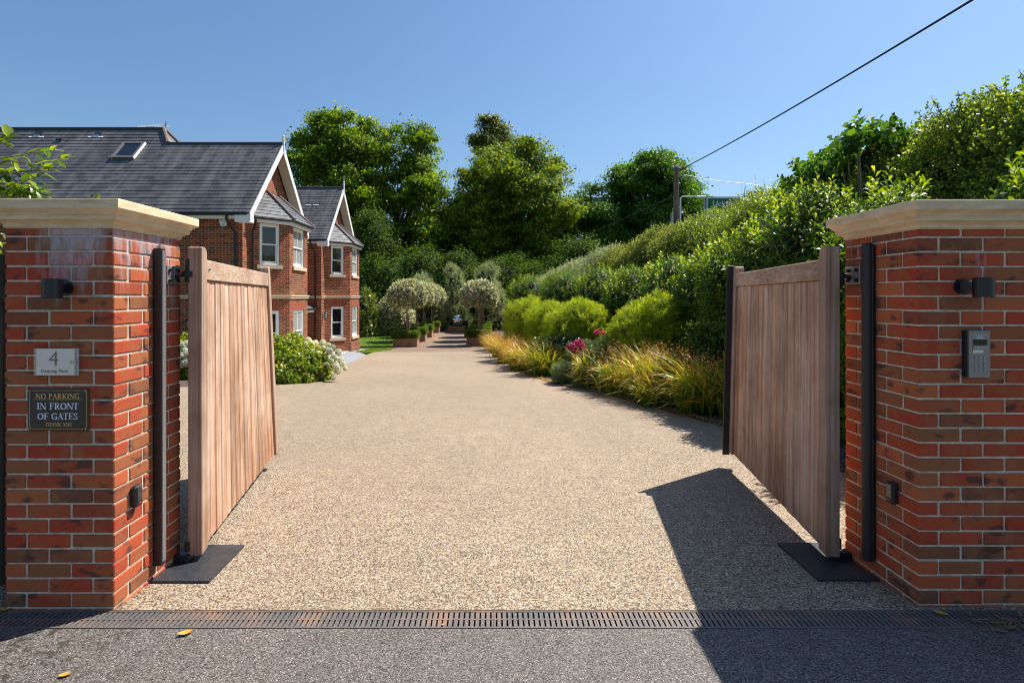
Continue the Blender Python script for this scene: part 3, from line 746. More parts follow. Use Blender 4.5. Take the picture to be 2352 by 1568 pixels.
def serif(cx, y, w_=.30, h=.055): return ('s', [(cx - w_ / 2, y + (h / 2 if y < .5 else -h / 2)), (cx + w_ / 2, y + (h / 2 if y < .5 else -h / 2))], h, h)
TK, TN = .17, .07
def ring(rx, cx, a0=0, a1=360): # thick-thin stress
    pts = arc(cx, .5, rx, .46, a0, a1, 20); return ('v', pts, None, None)
G = {
 'N': (.92, [('s', [(.14, 0), (.14, 1)], TN, TN), ('s', [(.14, .98), (.76, .02)], TK, TK), ('s', [(.77, 0), (.77, 1)], TN, TN), serif(.14, 0), serif(.12, 1), serif(.77, 1)]),
 'O': (.94, [ring(.36, .46)]),
 'P': (.74, [('s', [(.2, 0), (.2, 1)], TK, TK), ('v2', arc(.30, .74, .32, .235, 90, -90), .07, .16), serif(.2, 0, .38), serif(.16, 1, .3), ('s', [(.2, .97), (.32, .97)], .06, .06), ('s', [(.2, .5), (.32, .5)], .06, .06)]),
 'A': (.84, [('s', [(.10, 0), (.42, 1)], TN, TN), ('s', [(.40, 1), (.72, 0)], TK, TK), ('s', [(.2, .34), (.62, .34)], .06, .06), serif(.11, 0, .26), serif(.72, 0, .34)]),
 'K': (.88, [('s', [(.2, 0), (.2, 1)], TK, TK), ('s', [(.24, .40), (.70, .98)], TN, TN), ('s', [(.36, .58), (.72, .02)], TK, TK), serif(.2, 0, .38), serif(.2, 1, .38), serif(.70, 1, .3), serif(.74, 0, .34)]),
 'I': (.44, [('s', [(.2, 0), (.2, 1)], TK, TK), serif(.2, 0, .38), serif(.2, 1, .38)]),
 'G': (.92, [ring(.36, .46, 42, 320), ('s', [(.74, .0), (.74, .42)], TK, TK), ('s', [(.55, .43), (.9, .43)], .055, .055), ('s', [(.74, .72), (.76, .98)], .05, .05)]),
 'F': (.72, [('s', [(.2, 0), (.2, 1)], TK, TK), ('s', [(.04, .97), (.66, .97)], .06, .06), ('s', [(.2, .52), (.52, .52)], .06, .06), ('s', [(.65, .74), (.65, 1)], .05, .05), ('s', [(.52, .40), (.52, .64)], .05, .05), serif(.2, 0, .38)]),
 'E': (.76, [('s', [(.2, 0), (.2, 1)], TK, TK), ('s', [(.04, .97), (.66, .97)], .06, .06), ('s', [(.2, .52), (.50, .52)], .06, .06), ('s', [(.04, .03), (.70, .03)], .06, .06), ('s', [(.65, .74), (.65, 1)], .05, .05), ('s', [(.51, .40), (.51, .64)], .05, .05), ('s', [(.70, .0), (.70, .28)], .05, .05)]),
 'T': (.76, [('s', [(.36, 0), (.36, 1)], TK, TK), ('s', [(.03, .97), (.69, .97)], .06, .06), ('s', [(.045, .72), (.045, 1)], .05, .05), ('s', [(.675, .72), (.675, 1)], .05, .05), serif(.36, 0, .38)]),
 'H': (.92, [('s', [(.18, 0), (.18, 1)], TK, TK), ('s', [(.72, 0), (.72, 1)], TK, TK), ('s', [(.18, .5), (.72, .5)], .06, .06), serif(.18, 0, .36), serif(.18, 1, .36), serif(.72, 0, .36), serif(.72, 1, .36)]),
 'S': (.66, [('s', arc(.31, .73, .22, .225, 30, 200, 8) + [(.22, .58), (.40, .44)] + arc(.31, .27, .24, .235, 40, -150, 9), .11, .11), ('s', [(.53, .7), (.53, .98)], .05, .05), ('s', [(.07, .02), (.07, .30)], .05, .05)]),
 'Y': (.80, [('s', [(.12, .98), (.40, .46)], TK, TK), ('s', [(.70, .98), (.42, .46)], TN, TN), ('s', [(.40, 0), (.40, .5)], TK, TK), serif(.12, 1, .32), serif(.70, 1, .26), serif(.40, 0, .36)]),
 'U': (.90, [('s', [(.18, .32), (.18, 1)], TK, TK), ('v2', arc(.45, .32, .27, .29, 180, 360), .12, .10), ('s', [(.72, .32), (.72, 1)], TN, TN), serif(.18, 1, .36), serif(.72, 1, .28)]),
}
G['R'] = (.86, G['P'][1][:] + [('s', [(.38, .5), (.70, .03)], TK, TK), serif(.76, 0, .26)])
def serif_text(s, h, cx, y, zc, mat, parent, name, squeeze=1.0):
    tot = sum((G[ch][0] if ch != ' ' else .42) for ch in s) * h * squeeze; x = cx - tot / 2; mb = MB(); dy = 0
    for ch in s:
        if ch == ' ': x += .42 * h * squeeze; continue
        for typ, pts, a, b in G[ch][1]:
            for k in range(len(pts) - 1):
                p = Vector((pts[k][0], pts[k][1])); q = Vector((pts[k + 1][0], pts[k + 1][1])); t_ = (q - p)
                if t_.length < 1e-6: continue
                t_.normalize(); n_ = Vector((-t_.y, t_.x))
                if typ == 'v': th = .06 + .13 * abs(t_.y)
                elif typ == 'v2': th = a + (b - a) * abs(t_.y)
                else: th = a
                e_ = t_ * .01; c4 = [p - n_ * th / 2 - e_, q - n_ * th / 2 + e_, q + n_ * th / 2 + e_, p + n_ * th / 2 - e_]; dy += 2e-6
                mb.q(*[(x + v.x * h * squeeze, y - dy, zc + (v.y - .5) * h) for v in c4])
        x += G[ch][0] * h * squeeze
    o = mb.build(name, mat, parent); return o
gold = plain('gold_lettering', (.72, .45, .14), .4, var=.05); silv = plain('pale_lettering', (.72, .76, .82), .4, var=.04)
ny = LY - .008
e = thing('parking_sign', (-2.192, LY, 1.01), 'dark NO PARKING IN FRONT OF GATES sign on the left pillar', 'sign')
x0, x1, z0, z1 = -2.345, -2.039, .909, 1.119
MB().cbox(x0, x1, ny, LY - .001, z0, z1, .0015).build('sign_board', plain('dark_sign_face', (.045, .036, .032), .35, var=.2), e)
mb = MB(); i_ = .009; c_ = .010; fy = ny - .0006
pl = [(x0 + i_ + c_, z0 + i_), (x1 - i_ - c_, z0 + i_), (x1 - i_, z0 + i_ + c_), (x1 - i_, z1 - i_ - c_), (x1 - i_ - c_, z1 - i_), (x0 + i_ + c_, z1 - i_), (x0 + i_, z1 - i_ - c_), (x0 + i_, z0 + i_ + c_)]
for k in range(8):
    a, b = pl[k], pl[(k + 1) % 8]; mb.bar((a[0], fy, a[1]), (b[0], fy, b[1]), .0009, .0018, up=(0, 1, 0)) if False else mb.bar((a[0], fy, a[1]), (b[0], fy, b[1]), .0018, .0009, up=(0, -1, 0))
mb.box(-2.318, -2.068, fy - .0003, fy + .0003, 1.0640, 1.0655); mb.build('gold_border', gold, e)
cx = -2.193
serif_text('NO PARKING', .0265, cx, fy - .0004, 1.0815, gold, e, 'lettering', 1.06)
serif_text('IN FRONT', .032, cx, fy - .0004, 1.031, silv, e, 'lettering', 1.10)
serif_text('OF GATES', .032, cx, fy - .0004, .9805, silv, e, 'lettering', 1.06)
serif_text('THANK YOU', .0175, cx + .006, fy - .0004, .9395, gold, e, 'lettering', 1.05)
mb = MB()
for x in (x0 + .007, x1 - .012):
    for z in (z0 + .008, z1 - .009): mb.tube([(x, ny - .0002, z), (x, ny - .0025, z)], .0042, 10)
mb.build('corner_screws', M['galv'], e)
e = thing('number_plate', (-2.19, LY, 1.255), 'pale acrylic house number 4 plate reading Denning Place on the left pillar', 'house sign')
x0, x1, z0, z1 = -2.302, -2.078, 1.188, 1.323
gm = NT('clear_acrylic'); gm.b.inputs['Base Color'].default_value = (.9, .95, .93, 1); gm.rough(.05); gm.b.inputs['Alpha'].default_value = .25
MB().cbox(x0, x1, LY - .022, LY - .017, z0, z1, .0008).build('acrylic_panel', gm.m, e)
MB().cbox(x0 + .017, x1 - .018, LY - .0265, LY - .0225, z0 + .0015, z1 - .001, .0005).build('number_panel', plain('frosted_beige_panel', (.80, .70, .60), .4, var=.06), e)
br = plain('bronze_lettering', (.20, .16, .11), .5)
place_text('4', .105, -2.198, LY - .0275, 1.269, br, e, 'numeral', -.0012, sx=1.0)
place_text('Denning Place', .0235, -2.193, LY - .0275, 1.210, br, e, 'lettering', -.0002, space=1.02)
for x in (x0 + .014, x1 - .030, x1 - .010): MB().tube([(x, LY - .001, 1.256), (x, LY - .031, 1.256)], .0075, 14).build('fixing_stud', M['chrome'], e)

# ------------------------------------------------------------------ drainage channel across the gateway
e = thing('drainage_channel', (0, 2.53, 0), 'rusty slotted drain channel running across the gateway threshold', 'drain')
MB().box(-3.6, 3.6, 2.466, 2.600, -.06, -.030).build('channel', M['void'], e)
mb = MB(); mb.box(-3.6, 3.6, 2.4625, 2.4665, -.06, .004); mb.box(-3.6, 3.6, 2.5990, 2.6030, -.06, .004); mb.build('channel_edge', plain('channel_rim', (.16, .15, .14), .5, .3), e)
g0 = None
for k in range(14):
    x0 = -3.5 + k * .5
    if g0 is None:
        mb = MB(); n = 19; pit = .498 / n; bw = pit * .67
        for j in range(n + 1):
            a = x0 + .001 + j * pit - bw / 2; a0 = max(a, x0 + .001); a1 = min(a + bw, x0 + .499)
            mb.box(a0, a1, 2.4765, 2.5285, -.014, -.0005); mb.box(a0, a1, 2.5380, 2.5890, -.014, -.0005)
        for y0, y1 in ((2.4670, 2.4765), (2.5285, 2.5380), (2.5890, 2.5985)): mb.box(x0 + .001, x0 + .499, y0, y1, -.016, .0008)
        for xx in (.125, .375):
            mb.box(x0 + xx - .018, x0 + xx + .018, 2.468, 2.475, .0010, .0030)
            mb.box(x0 + xx - .018, x0 + xx + .018, 2.5905, 2.5975, .0010, .0030)
        g0 = mb.build('grating', M['grate'], e)
    else:
        c = g0.copy(); COL.objects.link(c); c.parent = e; c.location = g0.location + Vector((k * .5, 0, 0))
    
# litter
def leaf_litter(px, py, ln, rot, label, mat=None, curl=.3):
    Y = (CAMZ * F / (py - YH)) if py > 1395 else 1718.0 / (py - 741.25)
    c = P(px, py, Y); z = zg(Y) + .006; mb = MB(); n = 6
    for k in range(n + 1):
        f = k / n; w_ = math.sin(math.pi * min(1, f * .96 + .04)) ** .8 * ln * .28; x = (f - .5) * ln; zz = z + curl * ln * (f - .5) ** 2 * 1.6
        for sgn, up in ((-1, .3), (0, 0), (1, .35)):
            p = Vector((x, sgn * w_, 0)); mb.v.append((c.x + p.x * math.cos(rot) - p.y * math.sin(rot), c.y + p.x * math.sin(rot) + p.y * math.cos(rot), zz + up * w_))
        if k: a = 3 * k; mb.f += [(a - 3, a - 2, a + 1, a), (a - 2, a - 1, a + 2, a + 1)]
    o = mb.build('fallen_leaf', mat or L['yleaf'], loc=(c.x, c.y, z)); tag(o, label, 'leaf', 'fallen leaves by the threshold')
leaf_litter(427, 1456, .062, .5, 'curled yellow leaf on the asphalt just in front of the drain, left of centre')
leaf_litter(13, 1402, .060, .2, 'yellow leaf at the foot of the left pillar by the picture edge')
leaf_litter(150, 1552, .045, .4, 'pale yellow leaf lying on the dirty asphalt at bottom left', curl=.2)
leaf_litter(2161, 1411, .058, -.6, 'yellow leaf lying on the shaded drain by the right pillar')
leaf_litter(1018, 1436, .020, .8, 'tiny yellow leaf on the front lip of the drain near the middle')
leaf_litter(1238, 1392, .020, .3, 'small pale leaf on the gravel just behind the drain')
dry = plain('dry_leaf_litter', (.22, .13, .06), .8, var=.5, scale=40)
V = []
mb = MB(); rr = random.Random(8)
for k in range(120):
    cx_ = 2.55 + rr.gauss(.12, .16); cy_ = 2.49 + rr.gauss(0, .055); a = rr.uniform(0, 6.28); l_ = rr.uniform(.01, .035); z = rr.uniform(.003, .02)
    d_ = Vector((math.cos(a), math.sin(a), rr.uniform(-.2, .5))) * l_; s_ = Vector((-math.sin(a), math.cos(a), rr.uniform(-.4, .4))) * l_ * rr.uniform(.08, .4); c = Vector((cx_, cy_, z + .004))
    mb.q(c - d_, c + s_, c + d_, c - s_)
mb.build('leaf_litter', dry); tag(bpy.data.objects['leaf_litter'], 'dry brown leaf and twig litter heaped at the right end of the drain', 'leaf litter', kind='stuff')
mb = MB(); mb.tube([(2.33, 2.527, .005), (2.42, 2.524, .006)], .002, 6); o = mb.build('twig', M['trunk']); tag(o, 'thin pale twig lying on the drain below the intercom', 'twig')

# ------------------------------------------------------------------ the house
HX, HY = -8.23, 16.9                 # corner of the first gabled wing
ZS, ZE, ZR = 4.157, 4.30, 7.28       # soffit, eaves, lower ridge
e = house = thing('brick_house', (HX, HY, -.75), 'two-storey red brick house with slate roofs, twin gables and bay windows', 'house')

def wall_seg(mb, p0, p1, z0, z1, holes=(), depth=.09):
    "vertical wall from p0 to p1 (outside on the right-hand side when walking p0->p1), with rectangular openings (u0,u1,z0,z1)"
    p0 = Vector((*p0, 0)); p1 = Vector((*p1, 0)); Lw = (p1 - p0).length; t_ = (p1 - p0) / Lw; n_ = Vector((t_.y, -t_.x, 0))
    us = sorted(set([0, Lw] + [h[0] for h in holes] + [h[1] for h in holes])); zs = sorted(set([z0, z1] + [h[2] for h in holes] + [h[3] for h in holes]))
    pt = lambda u, z, d_=0: p0 + t_ * u - n_ * d_ + Vector((0, 0, z))
    for a, b in zip(us, us[1:]):
        for c, d_ in zip(zs, zs[1:]):
            if any(h[0] <= (a + b) / 2 <= h[1] and h[2] <= (c + d_) / 2 <= h[3] for h in holes): continue
            mb.q(pt(a, c), pt(b, c), pt(b, d_), pt(a, d_))
    for a, b, c, d_ in holes:
        mb.q(pt(a, c), pt(a, d_), pt(a, d_, depth), pt(a, c, depth)); mb.q(pt(b, c), pt(b, c, depth), pt(b, d_, depth), pt(b, d_))
        mb.q(pt(a, d_), pt(b, d_), pt(b, d_, depth), pt(a, d_, depth)); mb.q(pt(a, c), pt(a, c, depth), pt(b, c, depth), pt(b, c))
    return t_, n_

def window(p0, p1, u0, u1, z0, z1, bars=0, sill=True, inset=.03, blind=False):
    p0 = Vector((*p0, 0)); p1 = Vector((*p1, 0)); t_ = (p1 - p0).normalized(); n_ = Vector((t_.y, -t_.x, 0))
    def B(mb, a, b, c, d_, q0, q1):   # box: u a..b, z c..d, depth q0..q1 inwards
        P_ = lambda u, z, q: p0 + t_ * u - n_ * q + Vector((0, 0, z))
        mb.hexa([P_(a, c, q0), P_(b, c, q0), P_(b, c, q1), P_(a, c, q1), P_(a, d_, q0), P_(b, d_, q0), P_(b, d_, q1), P_(a, d_, q1)])
    fw = .065; zm = (z0 + z1) / 2
    mb = MB(); i = inset
    B(mb, u0, u0 + fw, z0, z1, i, i + .08); B(mb, u1 - fw, u1, z0, z1, i, i + .08); B(mb, u0 + fw, u1 - fw, z1 - fw, z1, i, i + .08); B(mb, u0 + fw, u1 - fw, z0, z0 + .06, i - .01, i + .08)
    f = mb.build('window', M['white'], house)
    s = MB(); a, b = u0 + fw, u1 - fw
    for (c, d_, q) in ((zm - .02, z1 - fw, i + .022), (z0 + .06, zm + .02, i + .05)):
        B(s, a, a + .045, c, d_, q, q + .03); B(s, b - .045, b, c, d_, q, q + .03); B(s, a + .045, b - .045, d_ - .042, d_, q, q + .03); B(s, a + .045, b - .045, c, c + (.042 if c > z0 + .1 else .075), q, q + .03)
        for k in range(bars):
            x = a + (b - a) * (k + 1) / (bars + 1); B(s, x - .012, x + .012, c + .04, d_ - .04, q + .005, q + .025)
    s.build('sash', M['white'], f)
    g = MB(); B(g, a + .01, b - .01, zm, z1 - fw - .01, i + .040, i + .044); B(g, a + .01, b - .01, z0 + .07, zm, i + .068, i + .072); g.build('glass', M['glass'] if not blind else M['blind'], f)
    if sill:
        s = MB(); B(s, u0 - .10, u1 + .10, z0 - .125, z0 - .004, -.07, .10); s.build('sill', M['hstone'], f)

GZ = lambda y: zg(y) - .1
def wing(y0, south_x):
    dy = y0
    A = (HX, dy); Bp = (HX, dy + .44); C = (HX + .98, dy + 1.42); D = (HX + .98, dy + 3.18); E = (HX, dy + 4.16); Fp = (HX, dy + 4.6)
    zb = GZ(dy + 4)
    wl = MB()
    wall_seg(wl, (south_x, dy), A, zb, ZE)
    wall_seg(wl, A, Bp, zb, ZE)
    cw = [(.35, 1.03, 2.684, 4.11), (.35, 1.03, -.446, 1.10)]; fw_ = [(.35, 1.41, 2.684, 4.11), (.35, 1.41, -.446, 1.10)]
    wall_seg(wl, Bp, C, zb, ZE, cw); wall_seg(wl, C, D, zb, ZE, fw_); wall_seg(wl, D, E, zb, ZE, cw)
    wall_seg(wl, E, Fp, zb, ZE); wall_seg(wl, Fp, (south_x, dy + 4.6), zb, ZE)
    # gable triangle above the bay
    ym = dy + 2.3; wl.q((HX, dy, ZE - .01), (HX, dy + 4.6, ZE - .01), (HX, ym, ZE + 2.3 * 1.146 - .02))
    wl.build('wall', M['hbrick'], house)
    for (a, b, hs, bars) in ((Bp, C, cw, 0), (C, D, fw_, 1), (D, E, cw, 0)):
        for h in hs: window(a, b, *h, bars=bars, blind=(bars == 1))
    # plinth, string course, flat brick arches
    def outline(d_):
        t = d_ * .41421
        return [Vector((HX + d_, dy - 0)), Vector((HX + d_, dy + .44 - t)), Vector((HX + .98 + d_, dy + 1.42 - t)), Vector((HX + .98 + d_, dy + 3.18 + t)), Vector((HX + d_, dy + 4.16 + t)), Vector((HX + d_, dy + 4.6))]
    def bandm(z0, z1, d_, south=True):
        mb = MB(); o = outline(d_); o[0].y -= d_; o = [Vector((south_x, dy - d_))] + o if south else o
        for a, b in zip(o, o[1:]):
            mb.q((a.x, a.y, z0), (b.x, b.y, z0), (b.x, b.y, z1), (a.x, a.y, z1))
        inn = outline(-.01); inn[0].y += .01; inn = [Vector((south_x, dy + .01))] + inn if south else inn
        for (a, b), (c, d2) in zip(zip(o, o[1:]), zip(inn, inn[1:])):
            mb.q((a.x, a.y, z1), (b.x, b.y, z1), (d2.x, d2.y, z1), (c.x, c.y, z1)); mb.q((a.x, a.y, z0), (c.x, c.y, z0), (d2.x, d2.y, z0), (b.x, b.y, z0))
        return mb
    bandm(zb, -.70, .045).build('plinth', M['hbrick'], house)
    sc_ = bandm(1.60, 1.645, .075); s2 = bandm(1.52, 1.598, .045); n0 = len(sc_.v); sc_.v += s2.v; sc_.f += [tuple(i + n0 for i in f) for f in s2.f]
    sc_.build('string_course', M['hstone'], house)
    ar = MB()
    for a, b, u0, u1 in ((Bp, C, .35, 1.03), (C, D, .35, 1.41), (D, E, .35, 1.03)):
        p0 = Vector((*a, 0)); t_ = (Vector((*b, 0)) - p0).normalized(); n_ = Vector((t_.y, -t_.x, 0)) * .004
        f = lambda u, z: p0 + t_ * u + n_ + Vector((0, 0, z)); ar.q(f(u0, 1.103), f(u1, 1.103), f(u1 + .12, 1.40), f(u0 - .12, 1.40))
    ar.build('brick_arch', M['soldier'], house)
    # fascia + soffit + gutters round the bay
    def ring_(d_):
        t = d_ * .41421; return [Vector((HX, dy + .44 - d_ * 1.41421)), Vector((HX + .98 + d_, dy + 1.42 - t)), Vector((HX + .98 + d_, dy + 3.18 + t)), Vector((HX, dy + 4.16 + d_ * 1.41421))]
    r0, r1 = ring_(.02), ring_(.13); mb = MB()
    for k in range(3):
        a, b, c, d_ = r1[k], r1[k + 1], r0[k], r0[k + 1]
        mb.q((a.x, a.y, 4.115), (b.x, b.y, 4.115), (b.x, b.y, 4.275), (a.x, a.y, 4.275)); mb.q((c.x, c.y, 4.118), (d_.x, d_.y, 4.118), (b.x, b.y, 4.118), (a.x, a.y, 4.118))
    mb.build('bay_fascia', M['white'], house)
    r2 = ring_(.185); mb = MB(); mb.tube([(p.x, p.y, 4.265) for p in r2], .052, 8); mb.build('bay_gutter', M['iron'], house)
    # bay roof: three slopes up to the gable wall
    g = ring_(.21); zt, zb_ = 5.39, 4.29; W0 = Vector((HX + .02, dy + 1.78, zt)); W1 = Vector((HX + .02, dy + 2.82, zt))
    v3 = lambda p, z: Vector((p.x, p.y, z))
    def slope_steps(mb, a, b, c, d_, rows, lift=.02):
        "a-b lower edge, c-d upper edge (c above a); overlapping courses"
        for k in range(rows):
            f0, f1 = k / rows, (k + 1.08) / rows
            if k == rows - 1: f1 = 1
            nrm = (b - a).cross(c - a)
            if nrm.length < 1e-6: nrm = (b - a).cross(d_ - a)
            nrm.normalize()
            if nrm.z < 0: nrm = -nrm
            la, lb = a.lerp(c, f0), b.lerp(d_, f0); ua, ub = a.lerp(c, f1), b.lerp(d_, f1)
            mb.q(la + nrm * lift, lb + nrm * lift, ub, ua); mb.q(la, lb, lb + nrm * lift, la + nrm * lift)
    mb = MB(); bb = v3(Vector((HX + .02, g[0].y)), zb_); ee = v3(Vector((HX + .02, g[3].y)), zb_)
    slope_steps(mb, bb, v3(g[1], zb_), W0, W0, 8); slope_steps(mb, v3(g[1], zb_), v3(g[2], zb_), W0, W1, 8); slope_steps(mb, v3(g[2], zb_), ee, W1, W1, 8)
    mb.build('bay_roof', M['lit_bayslate'], house)
    mb = MB(); mb.tube([v3(g[1], zb_ + .03), W0 + Vector((.02, 0, .03))], .055, 8); mb.tube([v3(g[2], zb_ + .03), W1 + Vector((.02, 0, .03))], .055, 8); mb.build('hip_tiles', M['hip'], house)
    # main slopes
    xv = HX + .38; k_ = (ZR - ZE) / 2.6
    S0 = Vector((south_x - .0, dy - .3, ZE)); mb = MB()
    slope_steps(mb, Vector((south_x, dy - .3, ZE)), Vector((xv, dy - .3, ZE)), Vector((south_x, ym, ZR)), Vector((xv, ym, ZR)), 21, .013)
    slope_steps(mb, Vector((xv, dy + 4.9, ZE)), Vector((south_x, dy + 4.9, ZE)), Vector((xv, ym, ZR)), Vector((south_x, ym, ZR)), 21, .013)
    mb.build('roof', M['slate'], house, uvshift=(0, .03))
    MB().tube([(south_x if y0 > 20 else -12.1, ym, ZR + .0), (xv, ym, ZR + .0)], .065, 8).build('ridge_tiles', M['ridge'], house)
    # verge: bargeboards, soffit, finial, boxed ends
    for sgn, name in ((-1, 'bargeboard'), (1, 'bargeboard')):
        ye = ym + sgn * 2.62; mb = MB(); th = .03
        up = lambda y, z, x: Vector((x, y, z))
        zt0 = ZE - .02
        for xa, xb in ((xv - .005, xv + .03),):
            pts = [(ye, zt0 - .26), (ye, zt0 + .0), (ym, ZR - .02), (ym, ZR - .34)]
            mb.hexa([(xa, pts[0][0], pts[0][1]), (xb, pts[0][0], pts[0][1]), (xb, pts[3][0], pts[3][1]), (xa, pts[3][0], pts[3][1]), (xa, pts[1][0], pts[1][1]), (xb, pts[1][0], pts[1][1]), (xb, pts[2][0], pts[2][1]), (xa, pts[2][0], pts[2][1])])
        mb.build(name, M['white'], house)
        mb = MB(); mb.q((HX, ye, zt0 - .14), (xv - .005, ye, zt0 - .14), (xv - .005, ym, ZR - .18), (HX, ym, ZR - .18)); mb.build('verge_soffit', M['cream'], house)
        mb = MB(); y2 = dy if sgn < 0 else dy + 4.6; yo = ye
        mb.hexa([(HX - .1, min(y2, yo), ZE - .30), (xv - .01, min(y2, yo), ZE - .30), (xv - .01, max(y2, yo), ZE - .30), (HX - .1, max(y2, yo), ZE - .30), (HX - .1, min(y2, yo), ZE - .05), (xv - .01, min(y2, yo), ZE - .05), (xv - .01, max(y2, yo), ZE - .05), (HX - .1, max(y2, yo), ZE - .05)]); mb.build('boxed_eave', M['white'], house)
    MB().lathe((xv + .03, ym, ZR), [(.035, -.42), (.05, -.36), (.03, -.34), (.045, -.2), (.045, .1), (.055, .16), (.03, .2), (.05, .26), (.02, .34), (.006, .62)], 8).build('finial', M['white'], house)
    # south eaves fascia, soffit, gutter
    mb = MB(); mb.box(south_x, HX + .02, dy - .25, dy - .22, ZE - .19, ZE - .01); mb.box(south_x, HX + .02, dy - .22, dy - .002, ZE - .16, ZE - .145); mb.build('fascia', M['white'], house)
    MB().tube([(south_x, dy - .31, ZE - .03), (HX + .30, dy - .31, ZE - .03)], .058, 8).build('gutter', M['iron'], house)
wing(16.9, -27.0)
wing(24.63, -14.0)
# link wall and low porch roof between the wings
mb = MB(); wall_seg(mb, (-12.5, 21.5), (-12.5, 24.63), -1.3, ZE); mb.build('link_wall', M['hbrick'], house)
mb = MB(); xo = -8.50
for k in range(5):
    f0, f1 = k / 5, (k + 1) / 5; mb.q((xo - f0 * 1.2, 22.2, 1.05 + f0 * .75), (xo - f0 * 1.2, 24.58, 1.05 + f0 * .75), (xo - f1 * 1.2, 24.58, 1.03 + f1 * .75), (xo - f1 * 1.2, 22.2, 1.03 + f1 * .75))
mb.build('porch_roof', M['slate'], house); MB().box(xo - .06, xo - .03, 22.2, 24.6, .86, 1.03).build('porch_fascia', M['white'], house)
MB().tube([(xo + .03, 22.2, 1.02), (xo + .03, 24.55, 1.02)], .05, 8).build('porch_gutter', M['iron'], house)
# higher roof behind the first wing
kk = (ZR - ZE) / 2.6; ym = 19.2; yh = 19.86; zh = ZR + kk * .66
mb = MB(); rows = 5
for k in range(rows):
    f0, f1 = k / rows, (k + 1) / rows; n_ = Vector((0, -.75, .66)) * .014
    a = Vector((-27, ym + .66 * f0, ZR + (zh - ZR) * f0)); b = Vector((-12.14 - .56 * f0, a.y, a.z)); c = Vector((-27, ym + .66 * f1, ZR + (zh - ZR) * f1)); d_ = Vector((-12.14 - .56 * f1, c.y, c.z))
    mb.q(a + n_, b + n_, d_, c); mb.q(a, b, b + n_, a + n_)
mb.q((-12.14, ym, ZR), (-12.14, ym + 1.4, ZR), (-12.70, yh, zh)); mb.q((-27, yh, zh), (-12.70, yh, zh), (-12.14, ym + 1.4, ZR), (-27, ym + 1.4, ZR))
mb.build('upper_roof', M['slate'], house)
MB().tube([(-27, yh, zh + .01), (-12.7, yh, zh + .01)], .07, 8).build('upper_ridge_tiles', M['ridge'], house)
mb = MB(); mb.tube([(-12.70, yh, zh + .03), (-12.12, ym, ZR + .03)], .075, 8); mb.tube([(-12.70, yh, zh + .03), (-12.12, ym + 1.4, ZR + .02)], .07, 8); mb.build('hip_tiles', M['hip'], house)
# roof window and slate vents: placed on the south slope
def onroof(px, py):
    "point of the south roof plane seen at a pixel"
    dx, dz = (px - XC) / F, -(py - YH) / F; Y = (CAMZ - ZE + kk * 16.6) / (kk - dz); return Vector((dx * Y, Y, CAMZ + dz * Y))
sl_ = Vector((0, 1, kk)).normalized(); nr_ = Vector((0, -kk, 1)).normalized()
a, b = onroof(258, 366), onroof(302, 366); c = onroof(287, 336)
ht = (c - Vector((c.x, a.y, a.z))).dot(sl_); w_ = b.x - a.x
x0 = a.x; base = Vector((x0, a.y, a.z))
def rbox(mb, u0, u1, v0, v1, h0, h1): 
    f = lambda u, v, h: base + Vector((u, 0, 0)) + sl_ * v + nr_ * h
    mb.hexa([f(u0, v0, h0), f(u1, v0, h0), f(u1, v1, h0), f(u0, v1, h0), f(u0, v0, h1), f(u1, v0, h1), f(u1, v1, h1), f(u0, v1, h1)])
hw, hv = .78, .98
mb = MB()
for q in ((0, .07, 0, hv), (hw - .07, hw, 0, hv), (.07, hw - .07, 0, .08), (.07, hw - .07, hv - .08, hv)): rbox(mb, *q, -.02, .10)
rw = mb.build('roof_window', plain('grey_window_cladding', (.16, .15, .15), .5), house)
mb = MB(); rbox(mb, .07, hw - .07, .08, hv - .08, .06, .075); mb.build('glass', M['glass'], rw)
mb = MB()
rbox(mb, -.02, .0, 0, hv, .0, .09); rbox(mb, hw, hw + .02, 0, hv, 0, .09); mb.build('frame_trim', M['white'], rw)
for (px, py, kind) in ((86, 313, 1), (222, 313, 1), (134, 325, 0)):
    base = onroof(px, py); mb = MB()
    if kind: rbox(mb, -.28, .28, -.10, -.03, .0, .02); rbox(mb, -.11, .11, -.03, .12, 0, .05); mt = M['wplastic']
    else: rbox(mb, -.16, .16, -.05, .02, 0, .02); mt = M['galv']
    v_ = mb.build('roof_vent', mt, house); mb = MB(); rbox(mb, -.09, .16, .02, .16, .0, .07); mb.build('vent_opening', M['black'], v_)
for px in (708, 726):
    base = P(px, 478, 26.0); base.z = ZE + kk * (26.0 - 24.33); mb = MB(); rbox(mb, -.14, .14, -.06, .0, 0, .03); v_ = mb.build('roof_vent', M['wplastic'], house); mb = MB(); rbox(mb, -.14, .14, .005, .12, 0, .025); mb.build('vent_opening', M['black'], v_)
# downpipes
def dpipe(pts, r=.042):
    mb = MB(); mb.tube(pts, r, 8); mb.build('downpipe', M['iron'], house)
y = 16.9 - .07
dpipe([(-8.60, y - .24, ZE - .06), (-8.60, y - .24, ZE - .22), (-8.43, y, ZE - .62), (-8.43, y, -.9)])
dpipe([(HX + .30, 17.34 - .12, 4.2), (HX + .24, 17.30, 4.02), (HX + .13, 17.34, 3.75), (HX + .13, 17.34, -.9)], .038)
y = 24.63 - .07
dpipe([(-8.64, y - .24, ZE - .06), (-8.64, y - .24, ZE - .22), (-8.49, y, ZE - .62), (-8.49, y, -1.3)], .045)
MB().box(-9.6, -9.2, 27.5, 27.9, ZR - .3, ZR + .25).build('chimney', M['hbrick'], house)

